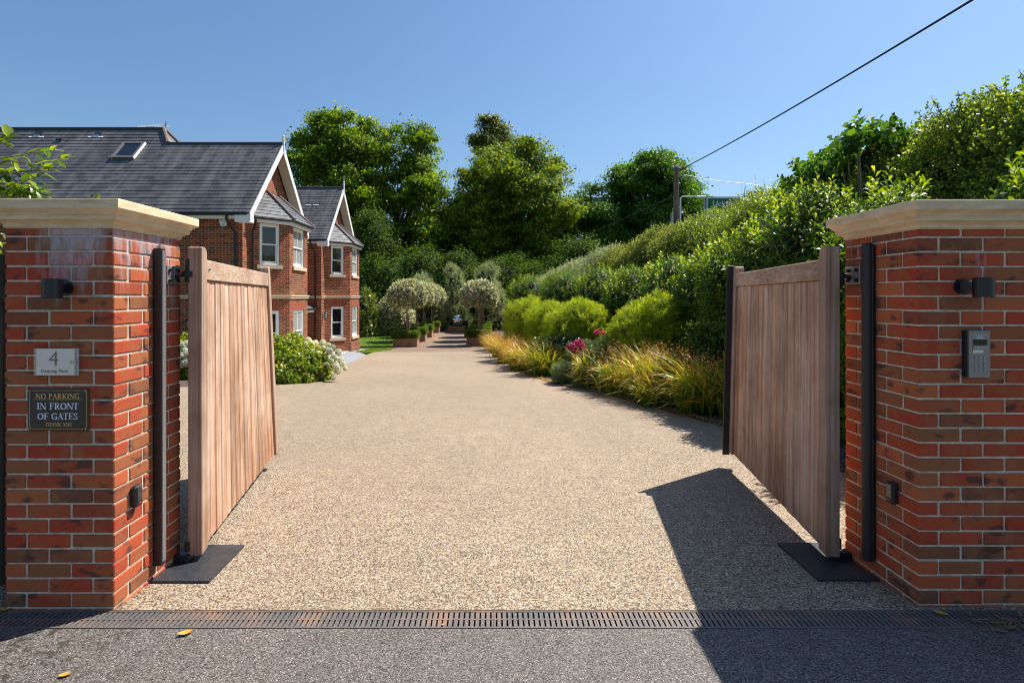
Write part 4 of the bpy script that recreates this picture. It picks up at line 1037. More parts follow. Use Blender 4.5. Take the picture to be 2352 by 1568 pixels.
# fittings on the house: things of their own
def lantern(x, y, z, out, label):
    o = Vector(out); e = thing('wall_lantern', (x, y, z), label, 'lantern', 'black lanterns on the house walls')
    c = Vector((x, y, z)) + o * .13
    MB().lathe(c, [(.02, -.17), (.06, -.13), (.065, -.12), (.055, -.115)], 6).build('base_cup', M['iron'], e)
    mb = MB()
    for k in range(6):
        an = math.pi / 3 * k; mb.bar(c + Vector((.055 * math.cos(an), .055 * math.sin(an), -.12)), c + Vector((.085 * math.cos(an), .085 * math.sin(an), .12)), .01, .01, up=(.1, .2, 0))
    mb.build('cage', M['iron'], e)
    MB().lathe(c, [(.045, -.112), (.072, .115)], 6).build('glass', plain('frosted_lantern_glass', (.55, .58, .52), .2), e)
    MB().lathe(c, [(.10, .12), (.095, .13), (.04, .19), (.015, .21), (.006, .25)], 8).build('cap', M['iron'], e)
    MB().bar(Vector((x, y, z + .17)), c + Vector((0, 0, .20)), .02, .02).build('bracket', M['iron'], e)
lantern(-10.05 + .15, 16.9, 1.58 - (745 - 682) / F * 16.9, (0, -1, 0), 'black lantern on the shaded wall between left pillar and left gate')
lantern(HX, 24.86, 1.58 - (726 - 682) / F * 24.8, (1, 0, 0), 'black lantern beside the ground floor window of the farther bay')
ax = P(513, 512, 16.85); e = thing('alarm_box', (ax.x, 16.9, ax.z), 'white bell-shaped alarm box high on the house wall below the gutter', 'alarm box')
def shield(z0, z1, w0, w1, y0, y1): return [(ax.x - w0 / 2, y0, ax.z + z0), (ax.x + w0 / 2, y0, ax.z + z0), (ax.x + w0 / 2, y1, ax.z + z0), (ax.x - w0 / 2, y1, ax.z + z0), (ax.x - w1 / 2, y0, ax.z + z1), (ax.x + w1 / 2, y0, ax.z + z1), (ax.x + w1 / 2, y1, ax.z + z1), (ax.x - w1 / 2, y1, ax.z + z1)]
MB().hexa(shield(-.10, .13, .17, .29, 16.83, 16.898)).build('cover', M['wplastic'], e); MB().hexa(shield(-.17, -.101, .06, .19, 16.84, 16.898)).build('strobe', M['glass'], e)
dk = plain('faded_print', (.22, .24, .28), .5)
mb = MB()
for cx_ in (-.075, 0, .075): mb.tube([(ax.x + cx_ + .025 * math.cos(a), 16.827, ax.z + .065 + .03 * math.sin(a)) for a in [R(x) for x in range(40, 330, 30)]], .005, 4)
mb.build('printed_mark', dk, e); mb = MB()
for r_ in range(2): mb.box(ax.x - .05, ax.x + .05, 16.826, 16.829, ax.z - .035 - r_ * .03, ax.z - .02 - r_ * .03)
mb.build('printed_lines', dk, e)
cp = P(455, 506, 16.8); e = thing('security_camera', (cp.x, 16.9, cp.z), 'small white camera under the house eaves just beyond the left coping', 'camera')
MB().tube([(cp.x - .04, 16.86, cp.z + .05), (cp.x, 16.78, cp.z), (cp.x + .03, 16.66, cp.z - .03)], [.02, .05, .05], 10).build('housing', M['wplastic'], e); MB().tube([(cp.x + .03, 16.66, cp.z - .03), (cp.x + .034, 16.64, cp.z - .034)], .025, 10).build('lens', M['glass'], e)
# TV aerial on the upper ridge
ap = P(356, 296, yh + .1); e = thing('tv_aerial', (ap.x, yh + .1, ZR + .8), 'small white television aerial on the roof ridge', 'aerial')
c = P(352, 290, yh + .1); MB().tube([(ap.x + .42, c.y, ZR + .7), (ap.x + .42, c.y, c.z + .16)], .018, 6).build('mast', M['iron'], e)
mb = MB(); mb.tube([(c.x - .5, c.y, c.z - .04), (c.x + .5, c.y, c.z + .02)], .012, 6)
for k in range(11): x = c.x - .5 + k * .095; zz = c.z - .04 + .06 * k / 10; mb.tube([(x - .06, c.y - .22, zz - .03), (x + .06, c.y + .22, zz + .03)], .007, 5)
mb.tube([(c.x + .02, c.y, c.z), (c.x + .02, c.y, c.z + .28)], .008, 5); mb.build('boom', M['wplastic'], e)

# ------------------------------------------------------------------ boundary walls beside the piers, pole, cable, road sign
def panel_fence(x0, x1, y, label, h_=1.82):
    e = thing('boundary_fence', ((x0 + x1) / 2, y, 0), label, 'fence', 'dark board fences beside the gateway')
    mb = MB(); n = int(abs(x1 - x0) / .12); 
    for k in range(n): a = x0 + (x1 - x0) * k / n; mb.box(min(a, a + .118), max(a, a + .118), y, y + .02 + .006 * (k % 2), -.05, h_)
    mb.build('boards', M['fence'], e); MB().box(min(x0, x1), max(x0, x1), y - .03, y - .001, 1.55, 1.64).build('rail', M['fence'], e)
    return e
panel_fence(-2.475, -9, 2.86, 'dark board fence running left from the left pillar'); panel_fence(2.735, 9, 2.89, 'dark board fence running right from the right pillar', 2.04)
pp = P(1553, 387, 22); e = thing('telegraph_pole', (pp.x, 22, zg(22)), 'old wooden utility pole rising behind the right hedge', 'utility pole')
MB().tube([(pp.x, 22, zg(22)), (pp.x, 22, pp.z)], [.15, .108], 14).build('pole', M['polewood'], e)
MB().tube([(pp.x, 22, pp.z), (pp.x, 22, pp.z + .05)], [.15, .13], 14).build('cap', M['galv'], e)
mb = MB(); mb.tube([(pp.x + .12, 21.9, pp.z - .1), (pp.x + .38, 21.8, pp.z + .02)], .025, 6); mb.tube([(pp.x + .12, 21.95, pp.z - .32), (pp.x + .35, 21.95, pp.z - .34)], .02, 6); mb.build('cable_bracket', M['iron'], e)
MB().box(pp.x - .23, pp.x - .14, 21.9, 22.05, pp.z - 2.9, pp.z - 1.9).build('conduit', M['galv'], e)
a = P(1570, 386, 21.8); b = P(2175, 0, 8.2); b2 = b + (b - a) * .8; pts = []
for k in range(21): f = k / 20; q = a.lerp(b2, f); q.z -= .25 * 4 * f * (1 - f); pts.append(q)
# keep the sagging cable through the two sighted points
o = MB().tube(pts, .021, 6).build('overhead_cable', M['iron'], loc=a); tag(o, 'thick black overhead cable crossing the sky at upper right', 'cable')
a = P(1572, 402, 21.9); b = P(1722, 423, 21.5); c = P(1900, 452, 21)
o = MB().tube([a, a.lerp(b, .5) - Vector((0, 0, .06)), b, c], .012, 5).build('service_cable', M['iron'], loc=a); tag(o, 'thin service cable from the pole dipping into the right hedge', 'cable')
a = P(1550, 450, 22); b = P(1180, 590, 40); o = MB().tube([a, a.lerp(b, .5) - Vector((0, 0, .4)), b], .012, 5).build('service_cable', M['iron'], loc=a); tag(o, 'thin faint cable running left from the pole past the dark trees', 'cable')
# green road sign beyond the hedge, with its white tubular frame
SY = 30.0; a = P(1622, 452, SY); b = P(1700, 512, SY); e = thing('road_sign', (a.x, SY, zg(SY)), 'green road sign with white lettering half hidden by the hedge', 'road sign')
MB().box(a.x, b.x, SY, SY + .05, b.z, a.z).build('sign_panel', plain('green_sign_sheet', (.0, .13, .05), .4, var=.05), e)
mb = MB(); th = .07; mb.box(a.x + .02, b.x - .02, SY - .012, SY - .002, a.z - .1, a.z - .04); mb.box(a.x + .02, a.x + .08, SY - .012, SY - .002, b.z + .03, a.z - .1); mb.build('white_border', M['wplastic'], e)
place_text('Uckfield', .46, a.x + 1.12, SY - .012, a.z - .42, M['wplastic'], e, 'lettering', .006)
MB().tube([(a.x - .05, SY + .1, zg(SY)), (a.x - .05, SY + .1, a.z)], .06, 8).build('post', M['galv'], e); MB().tube([(b.x - .3, SY + .1, zg(SY)), (b.x - .3, SY + .1, a.z)], .06, 8).build('post', M['galv'], e)
c0 = P(1562, 520, SY); c1 = P(1563, 455, SY); c2 = P(1568, 451, SY); c3 = P(1600, 452, SY)
MB().tube([(c0.x, SY, zg(SY)), c1, c2, c3, (a.x + .0, SY, c3.z)], .045, 8).build('lighting_frame', M['wplastic'], e); MB().cbox(c3.x, a.x - .05, SY - .08, SY + .08, c3.z - .07, c3.z + .06, .02).build('lamp_head', M['wplastic'], e)

# ------------------------------------------------------------------ trees
def lobes_px(lst, Y, dy=0.75):
    "lobe list (px, py, rx, ry[, depth offset]) in photo pixels at distance Y -> world ellipsoids"
    out = []
    for q in lst:
        yo = q[4] if len(q) > 4 else 0; c = P(q[0], q[1], Y + yo); k = (Y + yo) / F
        out.append(((c.x, c.y, c.z), (q[2] * k, max(q[2], q[3]) * k * dy, q[3] * k)))
    return out

def sublobes(lobes, k=4, s=.5):
    out = [(c, tuple(x * .86 for x in r_)) for c, r_ in lobes]
    for c, r_ in lobes:
        for _ in range(k):
            dv = rand_dirs(1)[0]; dv[2] = abs(dv[2]) * (1 if random.random() < .7 else -1); q = random.uniform(.72, 1.0); f = random.uniform(.7, 1.25) * s
            out.append(((c[0] + dv[0] * r_[0] * q, c[1] + dv[1] * r_[1] * q, c[2] + dv[2] * r_[2] * q), tuple(x * f for x in r_)))
    return out

def envelope(poly, Y, n, r0, r1, seed, dep=4.0):
    "random overlapping lobes filling a crown outline given in photo pixels, spread in depth"
    rr = random.Random(seed); out = []; xs = [p[0] for p in poly]; ys = [p[1] for p in poly]; m = len(poly)
    def inside(x, y):
        c = False
        for i in range(m):
            (xa, ya), (xb, yb) = poly[i], poly[i - 1]
            if (ya > y) != (yb > y) and x < (xb - xa) * (y - ya) / (yb - ya) + xa: c = not c
        return c
    def edge(x, y):
        b = 1e9
        for i in range(m):
            (xa, ya), (xb, yb) = poly[i - 1], poly[i]; t_ = max(0, min(1, ((x - xa) * (xb - xa) + (y - ya) * (yb - ya)) / ((xb - xa) ** 2 + (yb - ya) ** 2))); b = min(b, math.hypot(x - xa - t_ * (xb - xa), y - ya - t_ * (yb - ya)))
        return b
    while len(out) < n:
        x, y = rr.uniform(min(xs), max(xs)), rr.uniform(min(ys), max(ys))
        if not inside(x, y): continue
        d_ = edge(x, y)
        if d_ < r0 * .75: continue
        r_ = min(rr.uniform(r0, r1), d_ * rr.uniform(.95, 1.25)); yo = rr.uniform(-1, 1) * dep * min(1, d_ / 60 + .25); c = P(x, y, Y + yo); k = (Y + yo) / F * r_; f = rr.uniform(.75, 1.1)
        out.append(((c.x, c.y, c.z), (k * 1.05, k, k * f)))
    return out

def tree(name, label, catg, lobes, basexy, mat, nleaf, lsize, nclump, csig, r0, group=None, flat=.6, split=.4, shell=.5, leafw=.62, nsub=2):
    bx, by = basexy; e = thing(name, (bx, by, zg(by)), label, catg, group)
    C_, N_ = crown(lobes, nleaf, nclump, csig, shell=shell, flat=flat, cut_below=zg(by) + .2)
    V, Fq = leaves(C_, N_, lsize, lsize * leafw); mesh_np('crown', V, Fq, mat, e)
    mb = MB(); limbs(mb, (bx, by, zg(by) - .1), lobes, r0, split, nsub); mb.build('trunk', M['bark'], e)
    return e
BT = 'big trees at the end of the garden'
oak = envelope([(662, 345), (680, 300), (735, 262), (795, 252), (850, 268), (885, 295), (915, 275), (965, 275), (1000, 310), (1010, 355), (1036, 395), (1032, 450), (1060, 520), (1070, 620), (1040, 700), (850, 700), (790, 600), (700, 480), (665, 400)], 64, 130, 17, 44, 3, 4.5)
tree('oak_tree', 'large clumpy oak rising behind the house, leftmost of the big trees', 'tree', oak, (-13.5, 64), L['oak'], 175000, .33, 1750, .50, .75, BT, shell=.55, nsub=1)
b2 = envelope([(1018, 470), (1050, 415), (1085, 355), (1130, 335), (1165, 318), (1192, 292), (1215, 318), (1262, 322), (1262, 350), (1300, 385), (1325, 430), (1352, 470), (1335, 530), (1322, 600), (1345, 700), (1030, 700), (1005, 560)], 66, 150, 17, 46, 5, 5)
tree('beech_tree', 'broad feathery beech in the middle behind the topiary trees', 'tree', b2, (3.0, 66), L['beech'], 200000, .31, 2000, .55, .7, BT, flat=.45, shell=.55, nsub=1)
b3 = envelope([(1080, 360), (1088, 300), (1100, 272), (1122, 260), (1150, 275), (1176, 312), (1180, 380), (1120, 400)], 74, 22, 12, 26, 7, 2)
tree('lime_tree', 'narrow bronze-tinted tree top poking up behind the beech', 'tree', b3, (-.5, 74), L['bronze'], 26000, .32, 260, .45, .4, BT)
b4 = envelope([(1285, 600), (1300, 480), (1345, 425), (1388, 405), (1405, 385), (1450, 372), (1470, 350), (1520, 346), (1562, 368), (1602, 375), (1610, 415), (1640, 440), (1655, 480), (1640, 580)], 68, 92, 17, 42, 9, 4)
tree('maple_tree', 'dark round-headed tree behind the utility pole, rightmost of the big trees', 'tree', b4, (20.5, 68), L['maple'], 130000, .33, 1300, .50, .6, BT, nsub=1)
# darker evergreens and understorey in front of their trunks
us = [((880, 650, 45, 62), 51, 'dark holly bush beside the far corner of the house'), ((965, 640, 55, 70), 53, 'dark evergreen bush behind the left row of topiary'), ((1050, 650, 60, 75), 54, 'dark evergreen bush behind the steel sphere'), ((1160, 660, 70, 72), 53, 'dark evergreen bush behind the right topiary'), ((1250, 660, 60, 55), 50, 'dark evergreen bush at the far end of the hedge'), ((1330, 610, 60, 60), 52, 'dark evergreen tree above the far hedge'), ((850, 560, 50, 75), 56, 'tall dark evergreen behind the bay window roof')]
for (q, Y, lab) in us:
    lb = lobes_px([(q[0], q[1], q[2], q[3]), (q[0] - q[2] * .4, q[1] + 35, q[2] * .8, 60, -1), (q[0] + q[2] * .4, q[1] + 40, q[2] * .8, 62, 1)], Y, 1.0)
    e = thing('evergreen_bush', (lb[0][0][0], Y, zg(Y)), lab, 'bush', 'dark evergreens closing the garden')
    C_, N_ = crown(lb, 17000, 150, .5, shell=.5, cut_below=zg(Y)); V, Fq = leaves(C_, N_, .24, .14); mesh_np('foliage', V, Fq, L['deep'], e)
    core_blobs(lb, .6).build('stem_cores', L['core'], e)  # added dark filler blocking light, not modelled stems
# far wood closing every gap
C_, N_ = [], []
lb = [((x, 78 + 6 * math.sin(x), 3 + 2 * math.sin(x * 1.7)), (6.5, 4, 7 + 2 * math.cos(x))) for x in range(-62, 66, 7)]
C_, N_ = crown(lb, 60000, 900, 1.0, cut_below=-1.4); V, Fq = leaves(C_, N_, .5, .32); o = mesh_np('distant_woodland', V, Fq, L['deep'], loc=(0, 78, -1.4)); tag(o, 'dark distant woodland seen in the gaps between the trees', 'woodland', kind='stuff')
for c, r in lb: pass

# ------------------------------------------------------------------ topiary avenue, planters, steel sphere
boxT = tuft(7, .09, .045, .022, 55, .1)
holT = tuft(7, .17, .115, .062, 62, .15)
def planter_set(cx, y0, labp, labt, first):
    W_, D_ = 1.43, 1.05
    z = zg(y0 + .5)
    p = thing('planter', (cx, y0 + D_ / 2, z), labp, 'planter', 'wooden sleeper planters along the gravel path'); x0, x1, y1 = cx - W_ / 2, cx + W_ / 2, y0 + D_
    for k in range(2):
        a = z + .28 * k - .02; b = z + .28 * (k + 1) - .024; ov = .09 * k
        MB().cbox(x0 - (0 if k else .02), x1 - .10, y0, y0 + .10, a, b, .008).build('front_sleeper', M['sleeper'], p)
        MB().cbox(x0, x1 - .10, y1 - .10, y1, a, b, .008).build('back_sleeper', M['sleeper'], p)
        MB().cbox(x1 - .098, x1, y0 - .004, y1, a, b, .008).build('side_sleeper', M['sleeper'], p)
        MB().cbox(x0, x0 + .098, y0 + .102, y1 - .102, a, b, .008).build('side_sleeper', M['sleeper'], p)
    MB().box(x0 + .1, x1 - .1, y0 + .1, y1 - .1, z, z + .48).build('soil', M['soil'], p)
    # clipped box hedge round the top
    h = thing('box_hedge', (cx, y0 + D_ / 2, z + .5), 'low clipped box hedge ' + labp.replace('wooden sleeper planter ', 'growing in the planter '), 'hedge', 'box hedges in the planters')
    n = 4200; X = rng.uniform(x0 - .06, x1 + .02, n); Y_ = rng.uniform(y0 - .05, y1 + .05, n); top = z + .84 + .03 * np.sin(X * 9) + .03 * np.sin(Y_ * 8); Z = np.where(rng.random(n) < .55, top, rng.uniform(z + .52, z + .84, n))
    side = Z < top - .02; fr = side & (rng.random(n) < .6); Y_ = np.where(fr, y0 - .04 + rng.uniform(-.02, .05, n), Y_); rt = side & ~fr; X = np.where(rt, np.where(rng.random(n) < .5, x1, x0 - .04), X)
    N_ = np.stack([np.where(rt, np.sign(X - cx), 0), np.where(fr, -1, 0), np.where(side, .5, 1)], 1) + rng.normal(size=(n, 3)) * .4
    V, Fq = scatter(boxT, np.stack([X, Y_, Z], 1), N_); mesh_np('foliage', V, Fq, L['box'], h)
    MB().box(x0 + .04, x1 - .06, y0 + .04, y1 - .04, z + .5, z + .76).build('stem_cores', L['core'], h)  # dark box added inside the hedge to stop light
    # lollipop tree
    hc = z + 3.12; tx, ty = cx + .02, y0 + D_ / 2
    t = thing('topiary_tree', (tx, ty, z + .48), labt, 'tree', 'clipped mop-head trees in the planters')
    MB().tube([(tx, ty, z + .4), (tx + .03, ty, z + 1.4), (tx - .02, ty, hc - .4)], [.058, .05, .045], 8).build('trunk', M['trunk'], t)
    MB().tube([(tx + .15, ty + .06, z + .4), (tx + .08, ty + .05, z + 1.9)], .032, 7).build('stake', M['trunk'], t)
    lob = [((tx, ty, hc - .12), (1.08, 1.05, .78)), ((tx + .2, ty - .2, hc + .08), (.8, .8, .72)), ((tx - .25, ty + .2, hc + .04), (.78, .75, .72)), ((tx + .1, ty, hc - .05), (.98, .98, .85))]
    pts, nr = shell_pts(lob, 4200, .22, .15, .05, True, rnd=.45); ok = pts[:, 2] > hc - .62 + .08 * np.sin(pts[:, 0] * 9); V, Fq = scatter(holT, pts[ok], nr[ok], .7, 1.35); mesh_np('crown', V, Fq, L['silver'], t)
    core_blobs([((tx, ty, hc), (.95, .95, .62))], .72).build('filler_core', L['core'], t)  # dark filler added inside the crown to stop light
rowL = [30.9, 34.6, 38.3, 43.2]; nm = ['nearest', 'second', 'third', 'farthest']
for k, y in enumerate(rowL):
    planter_set(-5.31, y, f'wooden sleeper planter {nm[k]} of the left row beside the lawn', f'variegated mop-head tree {nm[k]} of the left row', k == 0)
for k, y in enumerate([31.7, 35.2, 38.9, 43.6]):
    planter_set(-.96, y, f'wooden sleeper planter {nm[k]} of the right row by the grasses', f'variegated mop-head tree {nm[k]} of the right row', False)
e = thing('plinth', (-3.19, 44.9, -1.42), 'low square timber plinth carrying the mirror sphere', 'plinth')
MB().cbox(-3.89, -2.49, 44.3, 45.6, -1.44, -1.20, .01).build('lower_course', M['sleeper'], e); MB().cbox(-3.89, -2.49, 44.3, 45.6, -1.197, -.95, .01).build('upper_course', M['sleeper'], e)
bm_ = MB(); r_ = .52; cz = -.95 + r_ - .01; bm_.lathe((-3.17, 44.95, cz), [(max(.002, r_ * math.sin(R(a))), -r_ * math.cos(R(a))) for a in range(0, 181, 6)], 36)
o = bm_.build('mirror_sphere', M['chrome'], loc=(-3.17, 44.95, -.95), smooth=True); tag(o, 'polished mirror sphere on the plinth at the end of the path', 'sphere')
# low clipped hedge behind the sphere
lb = [((x, 48.2, -1.0), (.7, .5, .55)) for x in np.arange(-8, 2.5, .7)]
pts, nr = shell_pts(lb, 9000, .15, .5); V, Fq = scatter(boxT, pts, nr, 1.5, 2.4); e = thing('low_hedge', (-3, 48.2, -1.42), 'low dark clipped hedge running behind the mirror sphere', 'hedge'); mesh_np('foliage', V, Fq, L['deep'], e); core_blobs(lb, .8).build('stem_cores', L['core'], e)  # foliage plus added dark cores that block light through the hedge

def cone_tree(px, tipy, w_, Y, label, mat=L['sage'], name='silver_tree'):
    t = P(px, tipy, Y); z0 = zg(Y); H_ = t.z - z0; rr_ = w_ * Y / F / 2; e = thing(name, (t.x, Y, z0), label, 'tree', 'loose silver trees behind the avenue'); lb = []; rn = random.Random(int(px))
    for k in range(15):
        f = rn.uniform(.04, .92); q = rr_ * (1 - .62 * f) * rn.uniform(.4, .75); a_ = rn.uniform(0, 6.28); m = rr_ * (1 - f * .8) * .62; lb.append(((t.x + math.cos(a_) * m, Y + math.sin(a_) * m, z0 + H_ * f), (q, q, q * rn.uniform(.9, 1.5))))
    pts, nr = shell_pts(lb, 3000, .35, 1.1, .15, True, rnd=.4); V, Fq = scatter(tuft(9, .34, .12, .034, 38, .05), pts, nr, .7, 1.35); mesh_np('foliage', V, Fq, mat, e)
    core_blobs(lb, .6).build('trunk', L['core'], e)  # added dark cores blocking light, no trunk is modelled
cone_tree(975, 622, 100, 46, 'loose silver-green tree behind the left row of topiary')
cone_tree(1042, 606, 76, 46.5, 'loose silver-green tree standing just left of the mirror sphere')
cone_tree(1122, 612, 104, 46, 'loose silver-green tree behind the right row of topiary')

def grounded(lobes):
    out = list(lobes)
    for c, r_ in lobes:
        g = zg(c[1]); 
        if c[2] - r_[2] > g - .05: out.append(((c[0], c[1], (g + c[2]) / 2 - .03), (r_[0] * .93, r_[1] * .93, max(.1, (c[2] - g) / 2 + .12))))
    return out

def shrub(name, label, catg, lobes, tmpl, n, mat, group=None, smin=.7, smax=1.2, up=.3, depth=.25, bump=.08, rnd=.3, core=.7, base=None, extra=None):
    lobes = grounded(lobes); c = lobes[0][0]; b_ = base or (c[0], c[1], zg(c[1])); e = thing(name, b_, label, catg, group)
    pts, nr = shell_pts(lobes, n, depth, up, bump, True, rnd=rnd); ok = pts[:, 2] > zg(c[1]) + .02; V, Fq = scatter(tmpl, pts[ok], nr[ok], smin, smax)
    mesh_np('foliage', V, Fq, mat, e)
    if core: core_blobs([q for q in lobes if q[1][0] > .45] or lobes, core).build('stem_cores', L['core'], e)  # dark light-blocking filler added inside the shrub
    mb = MB()
    for k in range(5): c2 = random.choice(lobes)[0]; mb.tube([(b_[0] + random.uniform(-.1, .1), b_[1] + random.uniform(-.1, .1), b_[2]), (c2[0], c2[1], c2[2])], [.02, .01], 5)
    mb.build('branches', M['bark'], e)
    return e
shrub('silver_shrub', 'pale silver variegated shrub on the lawn behind the nearest left planter', 'shrub', lobes_px([(905, 720, 32, 40), (925, 738, 28, 32), (890, 742, 20, 26)], 41, 1), holT, 3800, L['silver'], up=.2, smin=1, smax=1.7)
shrub('magnolia_shrub', 'glossy yellow-green shrub at the far corner of the house', 'shrub', lobes_px([(838, 700, 20, 34), (832, 735, 20, 26), (848, 728, 14, 22)], 39, 1), tuft(6, .25, .20, .09, 60, .2), 700, L['magnolia'], up=.2, smin=.8, smax=1.3, core=.5)
bp_ = P(943, 762, 36.5); e = thing('bollard_light', (bp_.x, 36.5, -1.42), 'small pale bollard light standing on the lawn', 'bollard'); MB().lathe((bp_.x, 36.5, -1.42), [(.055, 0), (.055, .42), (.04, .425), (.04, .50), (.06, .505), (.058, .56), (.02, .575)], 12).build('post', M['galv'], e)
# fine turf blades on the near lawn
n = 26000; Y_ = rng.uniform(24.3, 44, n); xr_ = np.interp(Y_, [24.2, 25.7, 28, 30, 32, 46], [-5.84, -5.9, -5.5, -5.9, -6.3, -6.3]); xl_ = np.interp(Y_, [24.2, 25.7, 28, 30, 32, 46], [-5.9, -6.9, -6.6, -8.6, -14, -14]); X_ = xl_ + (xr_ - xl_) * rng.random(n); Zs = np.array([zg(y) for y in Y_])
C_ = np.stack([X_, Y_, Zs + .02], 1); T_ = np.stack([rng.normal(size=n) * .4, rng.normal(size=n) * .4, np.ones(n)], 1); V, Fq = leaves(C_, rng.normal(size=(n, 3)), .07, .035, T_); o = mesh_np('grass', V, Fq, L['turf'], loc=(-8, 34, -1.4)); tag(o, 'short mown grass of the lawn beside the house', 'grass', kind='stuff')

# ------------------------------------------------------------------ hydrangeas by the left edge
hydT = tuft(6, .16, .13, .075, 68, .3)
def flower_head(parent, c, r_, mat, n=300, q=.42):
    dr = rand_dirs(n); C_ = np.array(c) + dr * r_ * (.86 + .14 * rng.random((n, 1))); V, Fq = leaves(C_, dr + rng.normal(size=(n, 3)) * .35, r_ * q, r_ * q)
    return mesh_np('flower_head', V, Fq, mat, parent)
def on_lobes(px, py, lobes, fallback):
    d_ = P(px, py, 1) - Vector((0, 0, CAMZ)); o_ = Vector((0, 0, CAMZ)); best = None
    for c, r_ in lobes:
        S_ = lambda v: Vector((v.x / r_[0], v.y / r_[1], v.z / r_[2])); a = S_(d_); b = S_(o_ - Vector(c)); A = a.dot(a); B = 2 * a.dot(b); C = b.dot(b) - 1.35; D = B * B - 4 * A * C
        if D > 0:
            t_ = (-B - math.sqrt(D)) / (2 * A); best = t_ if best is None else min(best, t_)
    return P(px, py, best if best else fallback)
def hydrangea(lobes, n, label, heads):
    e = shrub('hydrangea_bush', label, 'shrub', lobes, hydT, n, L['hyd'], 'white hydrangeas by the house', .7, 1.15, .35, .3, .1, .45, .7)
    for (x, y, r_, Y) in heads: c_ = on_lobes(x, y, lobes, Y); flower_head(e, c_, r_ * c_.y / F * 1.1, L['cream'])
hp = [(707, 783, 8, 14.2), (724, 787, 6, 14.0), (741, 788, 7, 13.6), (733, 795, 8, 13.9), (754, 793, 6, 13.4), (764, 797, 5.5, 13.3), (745, 801, 7, 13.5), (757, 806, 7, 13.2), (777, 808, 7, 13.1), (766, 817, 6, 13.0), (783, 828, 7, 12.9), (752, 824, 5.5, 13.1), (787, 836, 6, 12.8), (738, 804, 6, 13.7), (762, 829, 5, 12.9), (770, 842, 7, 12.7), (776, 853, 6, 12.7), (722, 797, 6, 14.0), (772, 823, 5, 13.0), (715, 790, 7, 14.1)]
hh = hp + [(700, 790, 6, 14), (731, 812, 6, 13.5), (748, 838, 6, 12.9), (760, 858, 6, 12.7), (742, 858, 5, 12.8), (793, 846, 5, 12.7), (718, 806, 5, 13.8), (765, 868, 5, 12.6)]
hydrangea([((-4.95, 13.3, -.28), (.66, .72, .46)), ((-5.45, 13.6, -.14), (.75, .8, .58)), ((-4.66, 13.2, -.42), (.44, .55, .34)), ((-5.9, 13.3, -.2), (.6, .8, .50)), ((-5.2, 12.8, -.45), (.8, .5, .32))], 3400, 'hydrangea bush with white mop-heads beside the far end of the left gate', hh)
bronze = plain('faded_brown_floret', (.36, .26, .16), .8, var=.5, scale=60)
for (x, y) in ((742, 925 / 1.0 - 90), ):
    pass
hh = []
for (x, y, r) in ((421, 795, 9), (430, 790, 8), (419, 817, 9), (428, 832, 10), (433, 812, 8), (417, 838, 7), (424, 806, 7), (410, 826, 8), (440, 826, 8)): hh.append((x, y, r, 13.2))
hydrangea([((-7.9, 13.9, -.1), (.8, .8, .62)), ((-7.1, 13.8, -.2), (.7, .7, .55)), ((-8.6, 13.8, -.2), (.6, .7, .5))], 1700, 'hydrangea bush with white heads glimpsed between the left pillar and gate', hh)
hydrangea([((-6.6, 14.0, -.15), (.55, .6, .55))], 500, 'hydrangea bush hidden behind the left gate, middle of the three', [])

